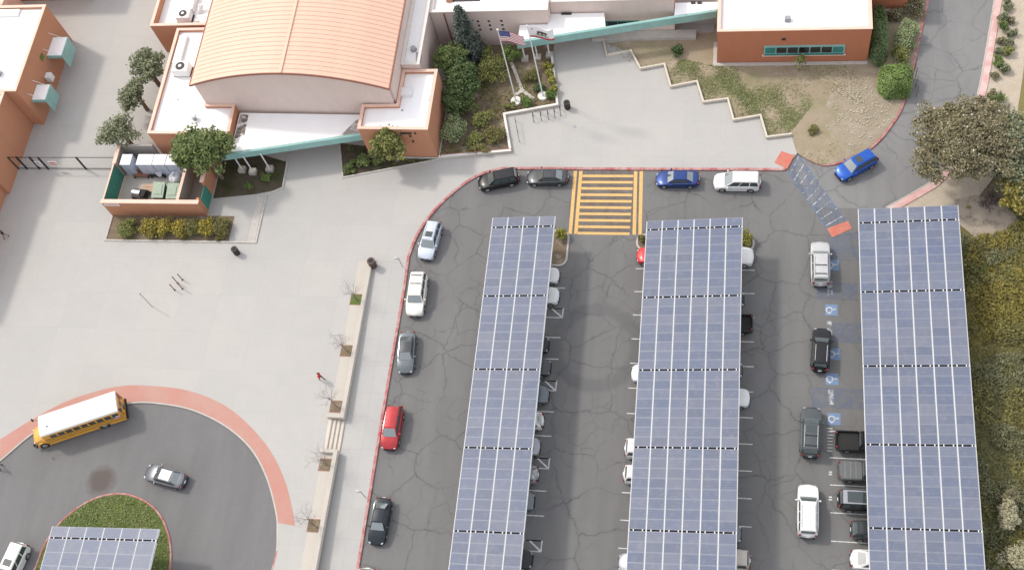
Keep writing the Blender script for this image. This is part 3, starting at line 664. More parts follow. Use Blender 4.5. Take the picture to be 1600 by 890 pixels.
def ac_unit(b, x, y, z, s=1.0):
    u = sub(b, 'rooftop_unit', M['whitesteel'], lambda m: m.box(x-.8*s, y-.6*s, z+.15, x+.8*s, y+.6*s, z+1.0*s), bevel=.04)
    sub(u, 'unit_feet', M['black'], lambda m: (m.box(x-.9*s, y-.55*s, z, x-.7*s, y+.55*s, z+.147), m.box(x+.7*s, y-.55*s, z, x+.9*s, y+.55*s, z+.147)))
    sub(u, 'fan_grille', M['trash'], lambda m: m.tube((x, y, z+1.0*s+.002), (x, y, z+1.0*s+.06), .45*s, n=20))
    sub(u, 'fan_hub', M['whitesteel'], lambda m: m.tube((x, y, z+1.0*s+.063), (x, y, z+1.0*s+.09), .16*s, n=12))
p = P(283, 106, 5.6); ac_unit(al, p.x, p.y, 4.7, 1.25)
p = P(283, 78, 4.8); sub(al, 'roof_duct', M['whitesteel'], lambda m: m.box(p.x-.5, p.y-2.2, 4.7, p.x+.5, p.y+2.0, 5.15), bevel=.04)
p = P(303, 184, 5); v = sub(al, 'roof_vent', M['greysteel'], lambda m: m.tube((p.x, p.y, 4.7), (p.x, p.y, 5.3), .28, .22)); sub(v, 'vent_hood', M['whitesteel'], lambda m: m.tube((p.x, p.y, 5.31), (p.x, p.y, 5.5), .42, .3, 12))
p = P(277, 155, 4.8); sub(al, 'roof_drain', M['greysteel'], lambda m: m.tube((p.x, p.y, 4.7), (p.x, p.y, 4.76), .14))
nw = thing('gym_annex', 'terracotta block with deep parapet and rooftop units behind the left gym annex', 'building', (-67, 94, GZ))
block(nw, -71.4, -61.65, 88.45, 106, 5.2, M['terra'], M['cap'], M['membrane'], par=1.05, t=.35, capw=.02)
p = P(286, 22, 5.2); ac_unit(nw, p.x, p.y, 4.2, 1.1)
sub(nw, 'roof_duct', M['whitesteel'], lambda m: m.box(p.x-.7, p.y+.9, 4.2, p.x+.9, p.y+4, 5.0), bevel=.04)
sub(nw, 'roof_pipe', M['whitesteel'], lambda m: (m.tube((p.x+1.7, p.y-.6, 4.15), (p.x+2.0, p.y-.9, 5.1), .25), m.tube((p.x+1.6, p.y+1.0, 4.2), (p.x+1.9, p.y+1.6, 5.0), .3)))
sub(nw, 'door', M['tealdark'], lambda m: m.box(-71.46, 89.3, GZ, -71.402, 90.3, 2.3))
# ---- beige east wing
bw = thing('gym_annex', 'narrow pink-beige wing with white roof along the right side of the gym', 'building', (-37, 88, GZ))
lroof(bw, [(-37.9, 80.9), (-35.75, 80.85), (-35.7, 88.65), (-35.7, 104), (-37.9, 104)], 6.75, M['beige'], M['capwhite'], par=.3)
p = P(646, 77, 6.6); sub(bw, 'roof_vent', M['greysteel'], lambda m: m.tube((p.x, p.y, 6.4), (p.x, p.y, 6.9), .4, .3, 12))
for k in range(5):
    p = P(654, 84+3.2*k, 6.5); sub(bw, 'scupper', M['greysteel'], lambda m: m.box(p.x-.25, p.y-.06, 6.45, p.x+.35, p.y+.08, 6.7))
mw = thing('school_building', 'pink-beige wing with square wall vents behind the flagpole garden', 'building', (-28, 92, GZ))
block(mw, -35.65, -21.75, 88.65, 104, 6.35, M['beige'], M['capwhite'], M['membrane'], par=.3)
for i, qx in enumerate((746, 763, 781)):
    for j in range(3):
        p = P(qx+1.6*j, 48+6*j, 4.0); x = (-30.2, -28.9, -27.4)[i]; sub(mw, 'wall_vent', M['trash'], lambda m: m.box(x-.13, 88.6, 3.1+.75*j-.13, x+.13, 88.68, 3.1+.75*j+.13))
sub(mw, 'downpipe', M['roofedge'], lambda m: m.tube((-34.0, 88.56, GZ), (-34.0, 88.56, 6.2), .09))
sub(mw, 'roof_well', M['trash'], lambda m: m.box(-33.2, 90.4, 6.0, -29.9, 96, 6.09)); sub(mw, 'roof_curb', M['terra'], lambda m: m.box(-33.9, 90.3, 6.0, -33.25, 96, 6.5))
bb = thing('school_building', 'pink-beige back wing with dark teal window strip behind the long canopy', 'building', (-14, 94, GZ))
block(bb, -21.7, -7.5, 90.1, 104, 6.0, M['beige'], M['capwhite'], M['membrane'], par=.3)
sub(bb, 'recess_wall', M['greywall'], lambda m: m.box(-7.45, 91.2, GZ-.1, -2.5, 91.6, 3.6))
wf = sub(bb, 'window_frame', M['tealdark'], lambda m: m.box(-16.6, 90.0, .9, -11.6, 90.097, 2.4))
for k in range(4): sub(wf, 'pane', M['glass'], lambda m: m.box(-16.5+k*1.24, 89.96, 1.0, -15.4+k*1.24, 89.998, 2.3))
sub(bb, 'ledge', M['kerbgrey'], lambda m: m.box(-17.2, 88.9, GZ-.05, -5.0, 90.05, GZ+.5))
for xs in (-18.2, -13.3): sub(bb, 'wall_joint', M['cap'], lambda m: m.box(xs-.03, 90.07, 2.8, xs+.03, 90.098, 5.9))
# ---- right-hand building
rb = thing('school_building', 'brick-red stucco building with white roof and teal ribbon window at the top right', 'building', (6, 92, GZ))
block(rb, -2.45, 14.1, 85.55, 102, 5.75, M['brick'], M['cap'], M['membrane'], par=.35)
sub(rb, 'plinth', M['kerbgrey'], lambda m: m.sweep([(-2.5, 88.5), (-2.5, 85.5), (14.15, 85.5)], -.45, -.004, GZ-.05, GZ+.12))
sub(rb, 'window_sill', M['cap'], lambda m: m.box(2.5, 85.36, 1.42, 11.7, 85.545, 1.55))
wf = sub(rb, 'window_frame', M['teal'], lambda m: m.box(2.7, 85.40, 1.56, 11.5, 85.545, 3.15))
for k in range(7): sub(wf, 'pane', M['glass'] if 0 < k < 6 else M['tealdark'], lambda m: m.box(2.85+k*1.23, 85.36, 2.0, 3.95+k*1.23, 85.398, 2.95))
sub(wf, 'sill_strip', M['tealdark'], lambda m: m.box(2.8, 85.35, 1.6, 11.4, 85.398, 1.85))
sub(rb, 'wall_lamp', M['trash'], lambda m: m.box(4.6, 85.4, 4.2, 5.0, 85.545, 4.4))
p = P(1231, 30, 5.6); sub(rb, 'roof_vent', M['greysteel'], lambda m: m.box(p.x-.35, p.y-.3, 5.3, p.x+.3, p.y+.3, 5.9), bevel=.05)
b = thing('school_building', 'brick-red wing set back behind the hedge at the top right', 'building', (16.4, 97, GZ))
block(b, 14.3, 18.6, 92.6, 106, 5.0, M['brick'], M['cap'], M['membrane'])
sub(b, 'plinth', M['kerbgrey'], lambda m: m.box(14.4, 92.3, GZ-.05, 19.0, 92.59, GZ+.35))
# ---- walkway canopies
def canopy(lab, A, B, za, zb, slabs, cols, base_h):
    c = thing('walkway_canopy', lab, 'canopy', ((A[0]+B[0])/2, (A[1]+B[1])/2, GZ))
    sub(c, 'fascia', M['teal'], lambda m: m.sweep([A, B], 0, .35, za, zb), bevel=.02)
    for (pl, z0, z1) in slabs: sub(c, 'roof_slab', M['membrane'], lambda m: m.prism(pl, z0, z1))
    for (x, y, zt) in cols:
        ft = sub(c, 'column_base', M['kerbgrey'], lambda m: m.box(x-.42, y-.38, GZ, x+.42, y+.38, GZ+base_h), bevel=.03)
        sub(c, 'column', M['whitesteel'], lambda m: m.tube((x, y, GZ+base_h+.003), (x, y, zt), .085, n=10))
    return c
A, B = (-25.4, 85.75), (-2.6, 89.75)
yb = lambda x: A[1]+(x-A[0])*(B[1]-A[1])/(B[0]-A[0])
cp = canopy('long teal-edged walkway canopy with white roof running to the right building', A, B, 3.0, 4.15,
  [([(-25.3, yb(-25.3)+.37), (-22.0, yb(-22)+.37), (-22.0, 88.5), (-25.3, 88.5)], 3.6, 3.98),
   ([(-21.97, yb(-21.97)+.37), (-15.2, yb(-15.2)+.37), (-15.5, 89.95), (-21.97, 89.95)], 3.7, 4.08),
   ([(-7.4, yb(-7.4)+.37), (-2.55, yb(-2.6)+.37), (-2.55, 91.15), (-7.4, 91.15)], 3.7, 4.08)],
  [(-25.0, 86.4, 3.6), (-22.1, 86.9, 3.6), (-23.5, 86.55, 3.6)], .45)
for k in range(2):
    p = P(881+8*k, 21, 4.2); sub(cp, 'scupper', M['trash'], lambda m: m.box(p.x-.3, p.y-.15, 4.083, p.x+.3, p.y+.1, 4.2)); p = P(1083+10*k, 4, 4.2); sub(cp, 'scupper', M['trash'], lambda m: m.box(p.x-.25, p.y-.15, 4.083, p.x+.25, p.y+.15, 4.25))
A, B = (-58.6, 70.2), (-40.9, 73.25)
yc_ = lambda x: A[1]+(x-A[0])*(B[1]-A[1])/(B[0]-A[0])
cq = canopy('teal-edged entrance canopy with white roof in front of the gym', A, B, 3.1, 4.1,
  [([(-57.45, yc_(-57.45)+.37), (-42.1, yc_(-42.1)+.37), (-42.1, 75.9), (-57.45, 76.3)], 3.6, 4.0)],
  [(-57.3, 70.75, 3.6), (-55.9, 70.45, 3.6), (-53.9, 70.85, 3.6)], .55)
sub(cq, 'roof_stain', m_faded('leaf_litter', (.16, .13, .10), .4, .55, 1.2, .8), lambda m: m.sheet([(-57.35, 72.6), (-56.2, 73.2), (-56.3, 76.0), (-57.3, 76.1)], 4.004))
sub(cq, 'roof_stain', m_faded('grey_litter', (.3, .27, .24), .35, .6, 1.5, .8), lambda m: m.sheet([(-44.6, yc_(-44.6)+.4), (-42.2, yc_(-42.2)+.4), (-42.2, 75.5), (-43.0, 75.2)], 4.004))
for k in range(3): sub(ax, 'scupper', M['roofedge'], lambda m: m.box(-42.02, 73.2+.8*k, 4.7, -41.92, 73.55+.8*k, 5.1))
# ================================================================== SOLAR CARPORTS
ROW_GAP = .17
def box_mesh(name, mats, x0, y0, z0, x1, y1, z1, top=None):
    m = MB().box(x0, y0, z0, x1, y1, z1)
    if top is not None:
        e = .036; m.add([(x0+e, y0+e, z1+.003), (x1-e, y0+e, z1+.003), (x1-e, y1-e, z1+.003), (x0+e, y1-e, z1+.003)], [(0, 1, 2, 3)], top)
    return m.mesh(name, mats, fix=False)
def carport(lab, x0, x1, zw, ze, ncol, sections, zg=0.0, post_dx=None, skip_post=()):
    """sections: list of (north y, south y, rows); the roof plane rises from west to east"""
    ymid = (sections[0][0]+sections[-1][1])/2; ox = (x0+x1)/2
    c = thing('solar_carport', lab, 'carport', (ox, ymid, zg), 0, 'solar carports')
    th = math.atan2(ze-zw, x1-x0); Lx = math.hypot(x1-x0, ze-zw); cw_ = Lx/ncol; gapx = .11
    def at(u, y, dz=0): return (x0+u*math.cos(th)-dz*math.sin(th)-ox, y-ymid, zw+u*math.sin(th)+dz*math.cos(th)-zg)
    ra = (0, -th, 0)
    cache = {}
    for (yn, ys, rows) in sections:
        ph = (yn-ys)/rows
        key = round(ph, 3)
        if key not in cache: cache[key] = box_mesh('solar_panel', [M['panelframe'], M['panel']], -(cw_-gapx)/2, -(ph-.02)/2, -.04, (cw_-gapx)/2, (ph-.02)/2, 0, 1)
        for r in range(rows):
            for k in range(ncol):
                link('solar_panel', cache[key], c, at((k+.5)*cw_, yn-(r+.5)*ph, .12), ra)
    yn, ys = sections[0][0], sections[-1][1]; L = yn-ys
    rail = box_mesh('rail', [M['rail']], -.058, -L/2, -.05, .058, L/2, 0)
    for k in range(ncol+1):
        link('rail', rail, c, at(min(max(k*cw_, .05), Lx-.05), ymid, .085), ra)
    for (u) in (.06, Lx-.06):
        link('edge_beam', box_mesh('edge_beam', [M['whitesteel']], -.05, -L/2-.02, -.26, .05, L/2+.02, -.05), c, at(u, ymid, .05), ra)
    clip = box_mesh('clip', [M['rail']], -.05, -.09, -.02, .05, .09, .03); blocker = box_mesh('seam_blocker', [M['seam_blocker']], 0, -.2, -.2, Lx, .2, 0)
    pur = box_mesh('purlin', [M['greysteel']], 0, -.07, -.22, Lx, .07, 0)
    seams = [s[1] for s in sections[:-1]]
    for y in seams:
        link('seam_blocker', blocker, c, at(0, y, -.10), ra)  # added bar under the seam, keeps sun from leaking onto the aisle
        for k in range(ncol):
            link('clip', clip, c, at((k+.28)*cw_, y-ROW_GAP/2, .10), ra); link('clip', clip, c, at((k+.80)*cw_, y-ROW_GAP/2, .10), ra)
    # frames: one tilted beam and one column with its footing half-way between seams
    for (yn_, ys_, rows) in sections:
        if rows < 3: continue
        for f in (.12, .88):
            y = yn_+(ys_-yn_)*f
            link('roof_beam', pur, c, at(0, y, -.12), ra)
        y = yn_+(ys_-yn_)*.5; u = Lx*(post_dx if post_dx is not None else .5); p = at(u, y, -.2)
        link('roof_beam', box_mesh('roof_beam', [M['whitesteel']], -Lx/2+.2, -.14, -.4, Lx/2-.2, .14, 0), c, at(Lx/2, y, -.15), ra)
        pm = MB().box(-.16, -.16, .6, .16, .16, p[2]-.3).mesh('column', [M['whitesteel']]); link('column', pm, c, (p[0], p[1], 0))
        fm = MB().tube((0, 0, -.02), (0, 0, .6), .3, n=14).mesh('footing', [M['kerbgrey']]); link('footing', fm, c, (p[0], p[1], 0))
    return c
def secs(yn, seams, rows0, rowsN):
    out = []; y = yn
    for i, s in enumerate(seams):
        out.append((y, s+ROW_GAP/2, rows0 if i == 0 else rowsN)); y = s-ROW_GAP/2
    return out
CP = {}
carport('long solar carport nearest the sidewalk, narrow roof of four panel columns', -25.6, -18.75, 4.0, 4.5, 4, secs(62.4, [61.2, 53.05, 44.85, 36.6, 28.35, 20.1], 1, 8), post_dx=.5)
carport('long solar carport in the middle of the parking lot, between two driving aisles', -9.15, .68, 3.9, 4.9, 6, secs(62.25, [61.2, 53.35, 45.4, 37.45, 29.45, 21.45], 1, 8))
carport('long solar carport at the right edge, beside the overgrown slope', 12.2, 21.75, 3.9, 4.85, 6, secs(63.95, [62.3, 54.5, 46.6, 38.75, 30.9, 23.0], 2, 8))
zl = wz(26)
zw4, ze4 = zl+3.3, zl+4.95; A = P(81, 827, zw4); B = P(250, 821, ze4)
carport('short solar carport over the grass island in the bus loop', A.x, B.x, zw4, ze4, 6, secs((A.y+B.y)/2, [(A.y+B.y)/2-1.15, (A.y+B.y)/2-12], 1, 8), zg=zl-.1)
cpl = P(238, 852, zl+3.6)
# ================================================================== VEHICLES
def bodymesh(top, hw, zs, axles, rw, nose=.22):
    """painted lower body: a side outline with wheel arches, crowned across and rounded in plan"""
    xr0, xf1 = top[0][0], top[-1][0]; L2 = max(-xr0, xf1)
    bot = []
    for ax_ in sorted(axles, reverse=True):
        for k in range(7):
            a = math.pi*k/6; bot.append((ax_+(rw+.07)*math.cos(a), max(zs, rw+(rw+.05)*math.sin(a)) if 0 < k < 6 else zs))
    out = list(top)+bot
    lay = (-1, -.965, -.78, -.4, 0, .4, .78, .965, 1); nT = len(top); N = len(out); vs = []
    for s in lay:
        a = abs(s)
        for i, (x, z) in enumerate(out):
            e = (abs(x)/L2)**5; xx = x-math.copysign(nose*a**2.2*e, x); yy = s*hw*(1-.10*e)
            zz = z
            if i < nT and z > zs+.2:
                zz = z+(.025*(1-a*a) if z > .6 else 0) - (.10 if a == 1 else .028 if a > .95 else 0)
            if a == 1: xx *= .992
            if a > .95 and z < zs+.05: yy *= .97
            vs.append((xx, yy, zz))
    fs = []
    for l in range(len(lay)-1):
        for i in range(N): fs.append((l*N+i, l*N+(i+1) % N, (l+1)*N+(i+1) % N, (l+1)*N+i))
    fs += [tuple(range(N-1, -1, -1)), tuple((len(lay)-1)*N+i for i in range(N))]
    m = MB(); m.add(vs, fs); return m
def frus(xb0, xb1, wb, zb, xr0, xr1, wr, zr):
    b = [(xb0, -wb, zb), (xb1, -wb, zb), (xb1, wb, zb), (xb0, wb, zb)]; t = [(xr0, -wr, zr), (xr1, -wr, zr), (xr1, wr, zr), (xr0, wr, zr)]
    return b, t
def facepane(c00, c10, c11, c01, u0, u1, v0, v1, off, n=1, bulge=0):
    c = [Vector(q) for q in (c00, c10, c11, c01)]
    nrm = (c[1]-c[0]).cross(c[3]-c[0]).normalized()
    def pt(u, v): return (c[0]*(1-u)*(1-v)+c[1]*u*(1-v)+c[2]*u*v+c[3]*(1-u)*v)+nrm*(off+bulge*4*(u*(1-u)))
    m = MB(); vs = []; K = 4 if bulge else 1
    for k in range(K+1):
        u = u0+(u1-u0)*k/K; vs += [pt(u, v0), pt(u, v1), pt(u, v0)-nrm*.02, pt(u, v1)-nrm*.02]
    fs = []
    for k in range(K):
        a, b_ = 4*k, 4*k+4; fs += [(a, b_, b_+1, a+1), (a+2, a+3, b_+3, b_+2), (a, a+2, b_+2, b_), (a+1, b_+1, b_+3, a+3)]
    fs += [(0, 1, 3, 2), (4*K, 4*K+2, 4*K+3, 4*K+1)]
    return m.add(vs, fs)
TYPES = {
 # top: side line rear to front; cab: rear base, front base, belt z, rear roof, front roof, roof z; widths
 'sedan': dict(L=4.75, top=[(-2.34, .26), (-2.37, .55), (-2.33, .86), (-2.2, .99), (-1.75, 1.03), (-.9, 1.0), (.85, .97), (1.5, .88), (2.05, .76), (2.3, .62), (2.36, .45), (2.3, .22)], hw=.91, ax=(-1.40, 1.42), rw=.33,
   cab=(-1.85, 1.08, .97, -1.02, .32, 1.44), wb=.80, wr=.58),
 'suv': dict(L=4.7, top=[(-2.33, .32), (-2.36, .6), (-2.32, 1.0), (-2.22, 1.10), (-1.5, 1.10), (-.6, 1.08), (.95, 1.06), (1.6, .99), (2.1, .88), (2.31, .74), (2.35, .5), (2.28, .28)], hw=.93, ax=(-1.36, 1.42), rw=.37,
   cab=(-2.26, 1.18, 1.05, -1.92, .36, 1.70), wb=.83, wr=.64),
 'bigsuv': dict(L=5.1, top=[(-2.53, .35), (-2.56, .65), (-2.53, 1.1), (-2.42, 1.2), (-1.5, 1.2), (-.6, 1.18), (1.05, 1.16), (1.8, 1.1), (2.35, .98), (2.52, .82), (2.55, .55), (2.47, .3)], hw=.98, ax=(-1.5, 1.55), rw=.40,
   cab=(-2.47, 1.26, 1.15, -2.2, .55, 1.86), wb=.88, wr=.71),
 'minivan': dict(L=5.05, top=[(-2.5, .28), (-2.54, .6), (-2.5, 1.0), (-2.42, 1.08), (-1.5, 1.08), (-.6, 1.06), (1.05, 1.04), (1.7, .96), (2.25, .84), (2.5, .66), (2.53, .45), (2.46, .24)], hw=.97, ax=(-1.5, 1.55), rw=.36,
   cab=(-2.46, 1.40, 1.03, -2.22, .40, 1.76), wb=.88, wr=.70),
 'hatch': dict(L=4.3, top=[(-2.12, .26), (-2.16, .55), (-2.12, .92), (-2.02, 1.02), (-1.5, 1.02), (-.6, 1.0), (.85, .98), (1.4, .90), (1.85, .8), (2.1, .64), (2.14, .45), (2.08, .22)], hw=.90, ax=(-1.28, 1.32), rw=.33,
   cab=(-2.06, 1.08, .97, -1.55, .34, 1.50), wb=.80, wr=.60),
 'pickup': dict(L=5.7, top=[(-2.8, .4), (-2.84, .6), (-2.8, .78), (-2.7, .80), (-1.6, .80), (-.62, .80), (-.58, 1.12), (.2, 1.13), (1.15, 1.12), (1.95, 1.08), (2.55, .98), (2.76, .8), (2.8, .5), (2.7, .32)], hw=.97, ax=(-1.72, 1.75), rw=.40,
   cab=(-.62, 1.42, 1.10, -.5, .72, 1.82), wb=.87, wr=.72),
}
MC = {}
def cached(key, fn):
    if key not in MC: MC[key] = fn()
    return MC[key]
PAINT = {}
def paint(n):
    if n not in PAINT:
        col, me = {'black': ((.012, .012, .014), .3), 'white': ((.72, .72, .71), 0), 'pearl': ((.74, .71, .65), 0), 'silver': ((.34, .35, .38), .3), 'steelgrey': ((.10, .105, .125), .4), 'palesilver_and_glare': ((.50, .50, .50), .2), 'blueSilver': ((.50, .55, .62), .2), 'blue': ((.02, .05, .20), .4), 'brightblue': ((.01, .085, .42), .3),
          'grey': ((.13, .15, .165), .5), 'darkgrey': ((.055, .06, .065), .4), 'red': ((.36, .025, .03), .3), 'brightred': ((.55, .02, .025), .1), 'navy': ((.012, .018, .026), .4), 'charcoal': ((.085, .095, .10), .4), 'beige': ((.52, .48, .42), .2)}[n]
        PAINT[n] = m_paintcar('paint_'+n.lower(), col, me)
    return PAINT[n]
def vehicle(kind, pn, x, y, hd, label, cat='car', z=0.0, group=None, roofp=None, sunroof=False, rails=False, name='parked_car', bedcover=False, glass='carglass', redtail=False, roofglass=False, bars=False):
    T = TYPES[kind]; t = thing(name, label, cat, (x, y, z), hd, group)
    def add(nm, key, mt, fn, par=None, loc=(0, 0, 0), smooth=False, bevel=0):
        me = cached((kind, key), lambda: fn().mesh(nm, [mt], smooth=smooth, bevel=bevel))
        o = link(nm, me, par or t, loc)
        if me.materials[0] != mt:
            o.material_slots[0].link = 'OBJECT'; o.material_slots[0].material = mt
        return o
    top, hw = T['top'], T['hw']; zs = top[-1][1]; rw = T['rw']; pm = paint(pn)
    bd = add('body', 'body', pm, lambda: bodymesh(top, hw, zs, T['ax'], rw))
    if len(bd.data.vertices) and not bd.data.get('sm'):
        bd.data['sm'] = 1; bd.data.polygons.foreach_set('use_smooth', [True]*len(bd.data.polygons))
        try: bd.data.set_sharp_from_angle(angle=R(38))
        except Exception: pass
    xb0, xb1, zb, xr0, xr1, zr = T['cab']; wb, wr = T['wb'], T['wr']
    b, tp = frus(xb0, xb1, wb, zb-.03, xr0, xr1, wr, zr)
    def cabm():
        m = MB(); m.hexa(b, tp)
        return m
    cb = add('cabin', 'cabin', pm, cabm, bevel=.07)
    def roofm():
        m = MB(); vs = []; nx, ny = 4, 4
        for i in range(nx+1):
            for j in range(ny+1):
                u, v = i/nx, j/ny; xx = xr0+.07+(xr1-xr0-.14)*u; yy = (-wr+.06)+(2*wr-.12)*v
                vs.append((xx, yy, zr+.004+.035*(1-(2*v-1)**2)*(1-.5*(2*u-1)**4)))
        fs = [(i*(ny+1)+j, (i+1)*(ny+1)+j, (i+1)*(ny+1)+j+1, i*(ny+1)+j+1) for i in range(nx) for j in range(ny)]
        n = len(vs); vs += [(v[0], v[1], zr-.02) for v in vs]
        ed = [(i, 0) for i in range(nx+1)]
        m.add(vs[:n], fs); return m
    rp = add('roof', 'roof', paint(roofp) if roofp else pm, roofm, smooth=True)
    G = M[glass]
    add('windscreen', 'ws', M['windscreen'], lambda: facepane(b[1], b[2], tp[2], tp[1], .05, .95, .10, .93, .006, bulge=.03))
    add('rear_window', 'rw', M['windscreen'], lambda: facepane(b[3], b[0], tp[0], tp[3], .09, .91, (.42 if kind in ('suv', 'bigsuv', 'minivan') else .16), .92, .006, bulge=.02))
    cuts = {'sedan': ((.16, .50), (.53, .90)), 'hatch': ((.10, .50), (.53, .90)), 'pickup': ((.06, .46), (.49, .90))}.get(kind, ((.05, .29), (.32, .60), (.63, .92)))
    for i, (u0, u1) in enumerate(cuts):
        add('side_window', ('swr', i), G, lambda: facepane(b[0], b[1], tp[1], tp[0], u0, u1, .14, .90, .006))
        add('side_window', ('swl', i), G, lambda: facepane(b[2], b[3], tp[3], tp[2], 1-u1, 1-u0, .14, .90, .006))
    for ax_ in T['ax']:
        for s in (-1, 1):
            wv = add('wheel', ('wheel',), M['rubber'], lambda: MB().tube((0, -.11, 0), (0, .11, 0), rw, n=18), loc=(ax_, s*(hw-.10), rw), bevel=.03)
            add('rim', ('rim', s), M['rim'], lambda: MB().tube((0, s*.095, 0), (0, s*.118, 0), rw*.66, rw*.6, n=14), par=wv)
    xf = top[-2][0]; hz = top[-3][1]+.02
    for s in (-1, 1):
        add('headlight', ('hl', s), M['headlamp'], lambda: MB().obox((xf-.24, s*(hw*.70), hz-.07), (.34, .22, .10), -s*.42), bevel=.04)
        add('taillight', ('tl', s), M['taillamp'], lambda: MB().obox((-xf+.10, s*(hw*.74), zb-.22), (.14, .22, .20 if kind == 'sedan' else .34), s*.2), bevel=.03)
        add('mirror', ('mi', s), pm, lambda: MB().obox((xb1-.42, s*(hw+.10), zb+.02), (.16, .22, .15), 0), bevel=.04)
    add('front_bumper', 'fb', M['black'], lambda: MB().box(xf-.22, -hw*.62, zs+.02, xf+.012, hw*.62, zs+.20), bevel=.04)
    add('rear_bumper', 'rb', M['black'], lambda: MB().box(-xf-.03, -hw*.66, zs+.06, -xf+.2, hw*.66, zs+.2), bevel=.04)
    add('grille', 'gr', M['black'], lambda: MB().box(xf-.1, -hw*.4, hz-.2, xf-.008, hw*.4, hz-.09))
    add('number_plate', 'np', M['signwhite'], lambda: MB().box(-xf-.03, -.17, zb-.32, -xf+.02, .17, zb-.18))
    if sunroof: add('sunroof', 'sr', M['carglass'], lambda: MB().box(xr1-.95, -wr*.62, zr+.02, xr1-.3, wr*.62, zr+.055))
    if roofglass: add('sunroof', 'rg', M['carglass'], lambda: MB().box(xr0+.45, -wr*.72, zr+.02, xr1-.22, wr*.72, zr+.055))
    if rails:
        for s in (-1, 1): add('roof_rail', ('rr', s), M['steel'], lambda: MB().box(xr0+.25, s*wr*.86-.025, zr+.005, xr1-.3, s*wr*.86+.025, zr+.085))
    if bars:
        for k in range(2): add('cross_bar', ('cb', k), M['black'], lambda: MB().box(xr0+.4+k*1.0, -wr*.84, zr+.06, xr0+.47+k*1.0, wr*.84, zr+.1))
    if kind == 'pickup':
        for s in (-1, 1): add('bed_side', ('bs', s), pm, lambda: MB().box(-2.78, s*(hw-.06)-.07, .70, -.64, s*(hw-.06)+.055, 1.17), bevel=.03)
        add('tailgate', 'tg', pm, lambda: MB().box(-2.83, -hw+.13, .72, -2.74, hw-.13, 1.16), bevel=.03)
        if bedcover:
            tc = add('bed_cover', 'bc', M['bedcover'], lambda: MB().box(-2.72, -hw+.12, 1.12, -.66, hw-.12, 1.15))
            for k in range(3): add('cover_rib', ('cr', k), M['greysteel'], lambda: MB().box(-2.72+.5*(k+1), -hw+.14, 1.153, -2.69+.5*(k+1), hw-.14, 1.168), par=tc)
        else: add('bed_floor', 'bf', M['rubber'], lambda: MB().box(-2.72, -hw+.13, .835, -.66, hw-.13, .86))
    return t
M['bedcover'] = simple('bed_cover_vinyl', (.12, .125, .125), .75, 0, .1, 2)
def carpx(kind, pn, fr, re, label, z=0.0, h=.72, west=False, **k):
    a = PW(fr[0], fr[1], h) if west else P(fr[0], fr[1], h); b = PW(re[0], re[1], h) if west else P(re[0], re[1], h)
    c = (a+b)/2
    return vehicle(kind, pn, c.x, c.y, math.atan2(a.y-b.y, a.x-b.x), label, z=(wz(c.y)-.12 if west else z), **k)
PK = 'cars waiting along the red kerb'
carpx('suv', 'black', (751.5, 286), (806, 275), 'glossy black SUV at the curve of the red kerb, left of the grey-black sedan', group=PK)
carpx('sedan', 'darkgrey', (824, 276.5), (886, 276), 'dark grey sedan at the kerb just left of the yellow crosswalk', group=PK)
carpx('sedan', 'blue', (1028.5, 279), (1088, 279), 'navy blue sedan at the kerb just right of the yellow crosswalk', group=PK)
carpx('minivan', 'white', (1116, 283), (1187, 284), 'white minivan at the kerb near the coral ramp pad', 'white' and 0.0, group=PK, name='parked_van', cat='van', roofp=None)
carpx('suv', 'brightblue', (1313, 272), (1362, 245), 'bright blue SUV with sunroof beside the dry yard kerb', sunroof=True, name='moving_car')
carpx('bigsuv', 'palesilver_and_glare', (1281, 380), (1282, 444), 'pale silver SUV with ladder-like roof rack, topmost car in the right aisle', rails=True, bars=True, name='parked_car')
carpx('suv', 'black', (1284.5, 516), (1281, 576), 'black SUV with silver roof rails and red rear lights between blue bay signs', rails=True)
carpx('bigsuv', 'charcoal', (1268, 639), (1265.5, 711), 'dark grey SUV with roof bars next to the open-bed black pickup', rails=True, bars=True, sunroof=True)
carpx('bigsuv', 'white', (1262.5, 757.5), (1262, 838), 'long white SUV with slim roof rails at the bottom of the right aisle', rails=True)
carpx('suv', 'blueSilver', (663, 406), (681, 346), 'pale silver-blue SUV with sunroof on the bend of the red kerb', sunroof=True, rails=True, group=PK)
carpx('bigsuv', 'pearl', (647, 493), (656, 428), 'cream white SUV at the kerb above the grey coupe', bars=True, group=PK)
carpx('sedan', 'grey', (632.5, 585), (638, 516), 'slate grey coupe with dark roof at the kerb between cream and red SUVs', sunroof=False, group=PK, roofp='darkgrey')
carpx('suv', 'red', (606.5, 702), (619, 634), 'deep red SUV at the kerb beside the steps', group=PK)
carpx('sedan', 'navy', (586, 852), (600.5, 775), 'blue-black sedan at the kerb near the bottom edge', group=PK)
carpx('suv', 'white', (562, 965), (575.5, 886), 'white car at the kerb, only its tail inside the bottom edge', group=PK)
carpx('sedan', 'steelgrey', (224, 733.5), (291, 752.5), 'grey sedan, glare painted pale on its roof, driving round the bus loop', west=True, roofp='palesilver_and_glare', name='moving_car')  # pale roof colour stands in for glare on a grey roof
carpx('minivan', 'white', (-2, 925), (36, 846), 'white minivan with sunroof at the bottom left beside the loop island', west=True, sunroof=True, name='parked_van', cat='van')
G1 = 'cars parked under the first carport'; G2 = 'cars parked under the middle carport'; G3 = 'cars parked under the right carport'
def stallcar(kind, pn, end, y, hd, lab, g, **k):
    L = TYPES[kind]['L']; s = 1 if k.pop('east', True) else -1
    return vehicle(kind, pn, end-s*L/2, y, hd, lab, group=g, **k)
stallcar('hatch', 'white', -18.35, 57.4, 0, 'white hatchback nose under the first carport, nearest its bush', G1)
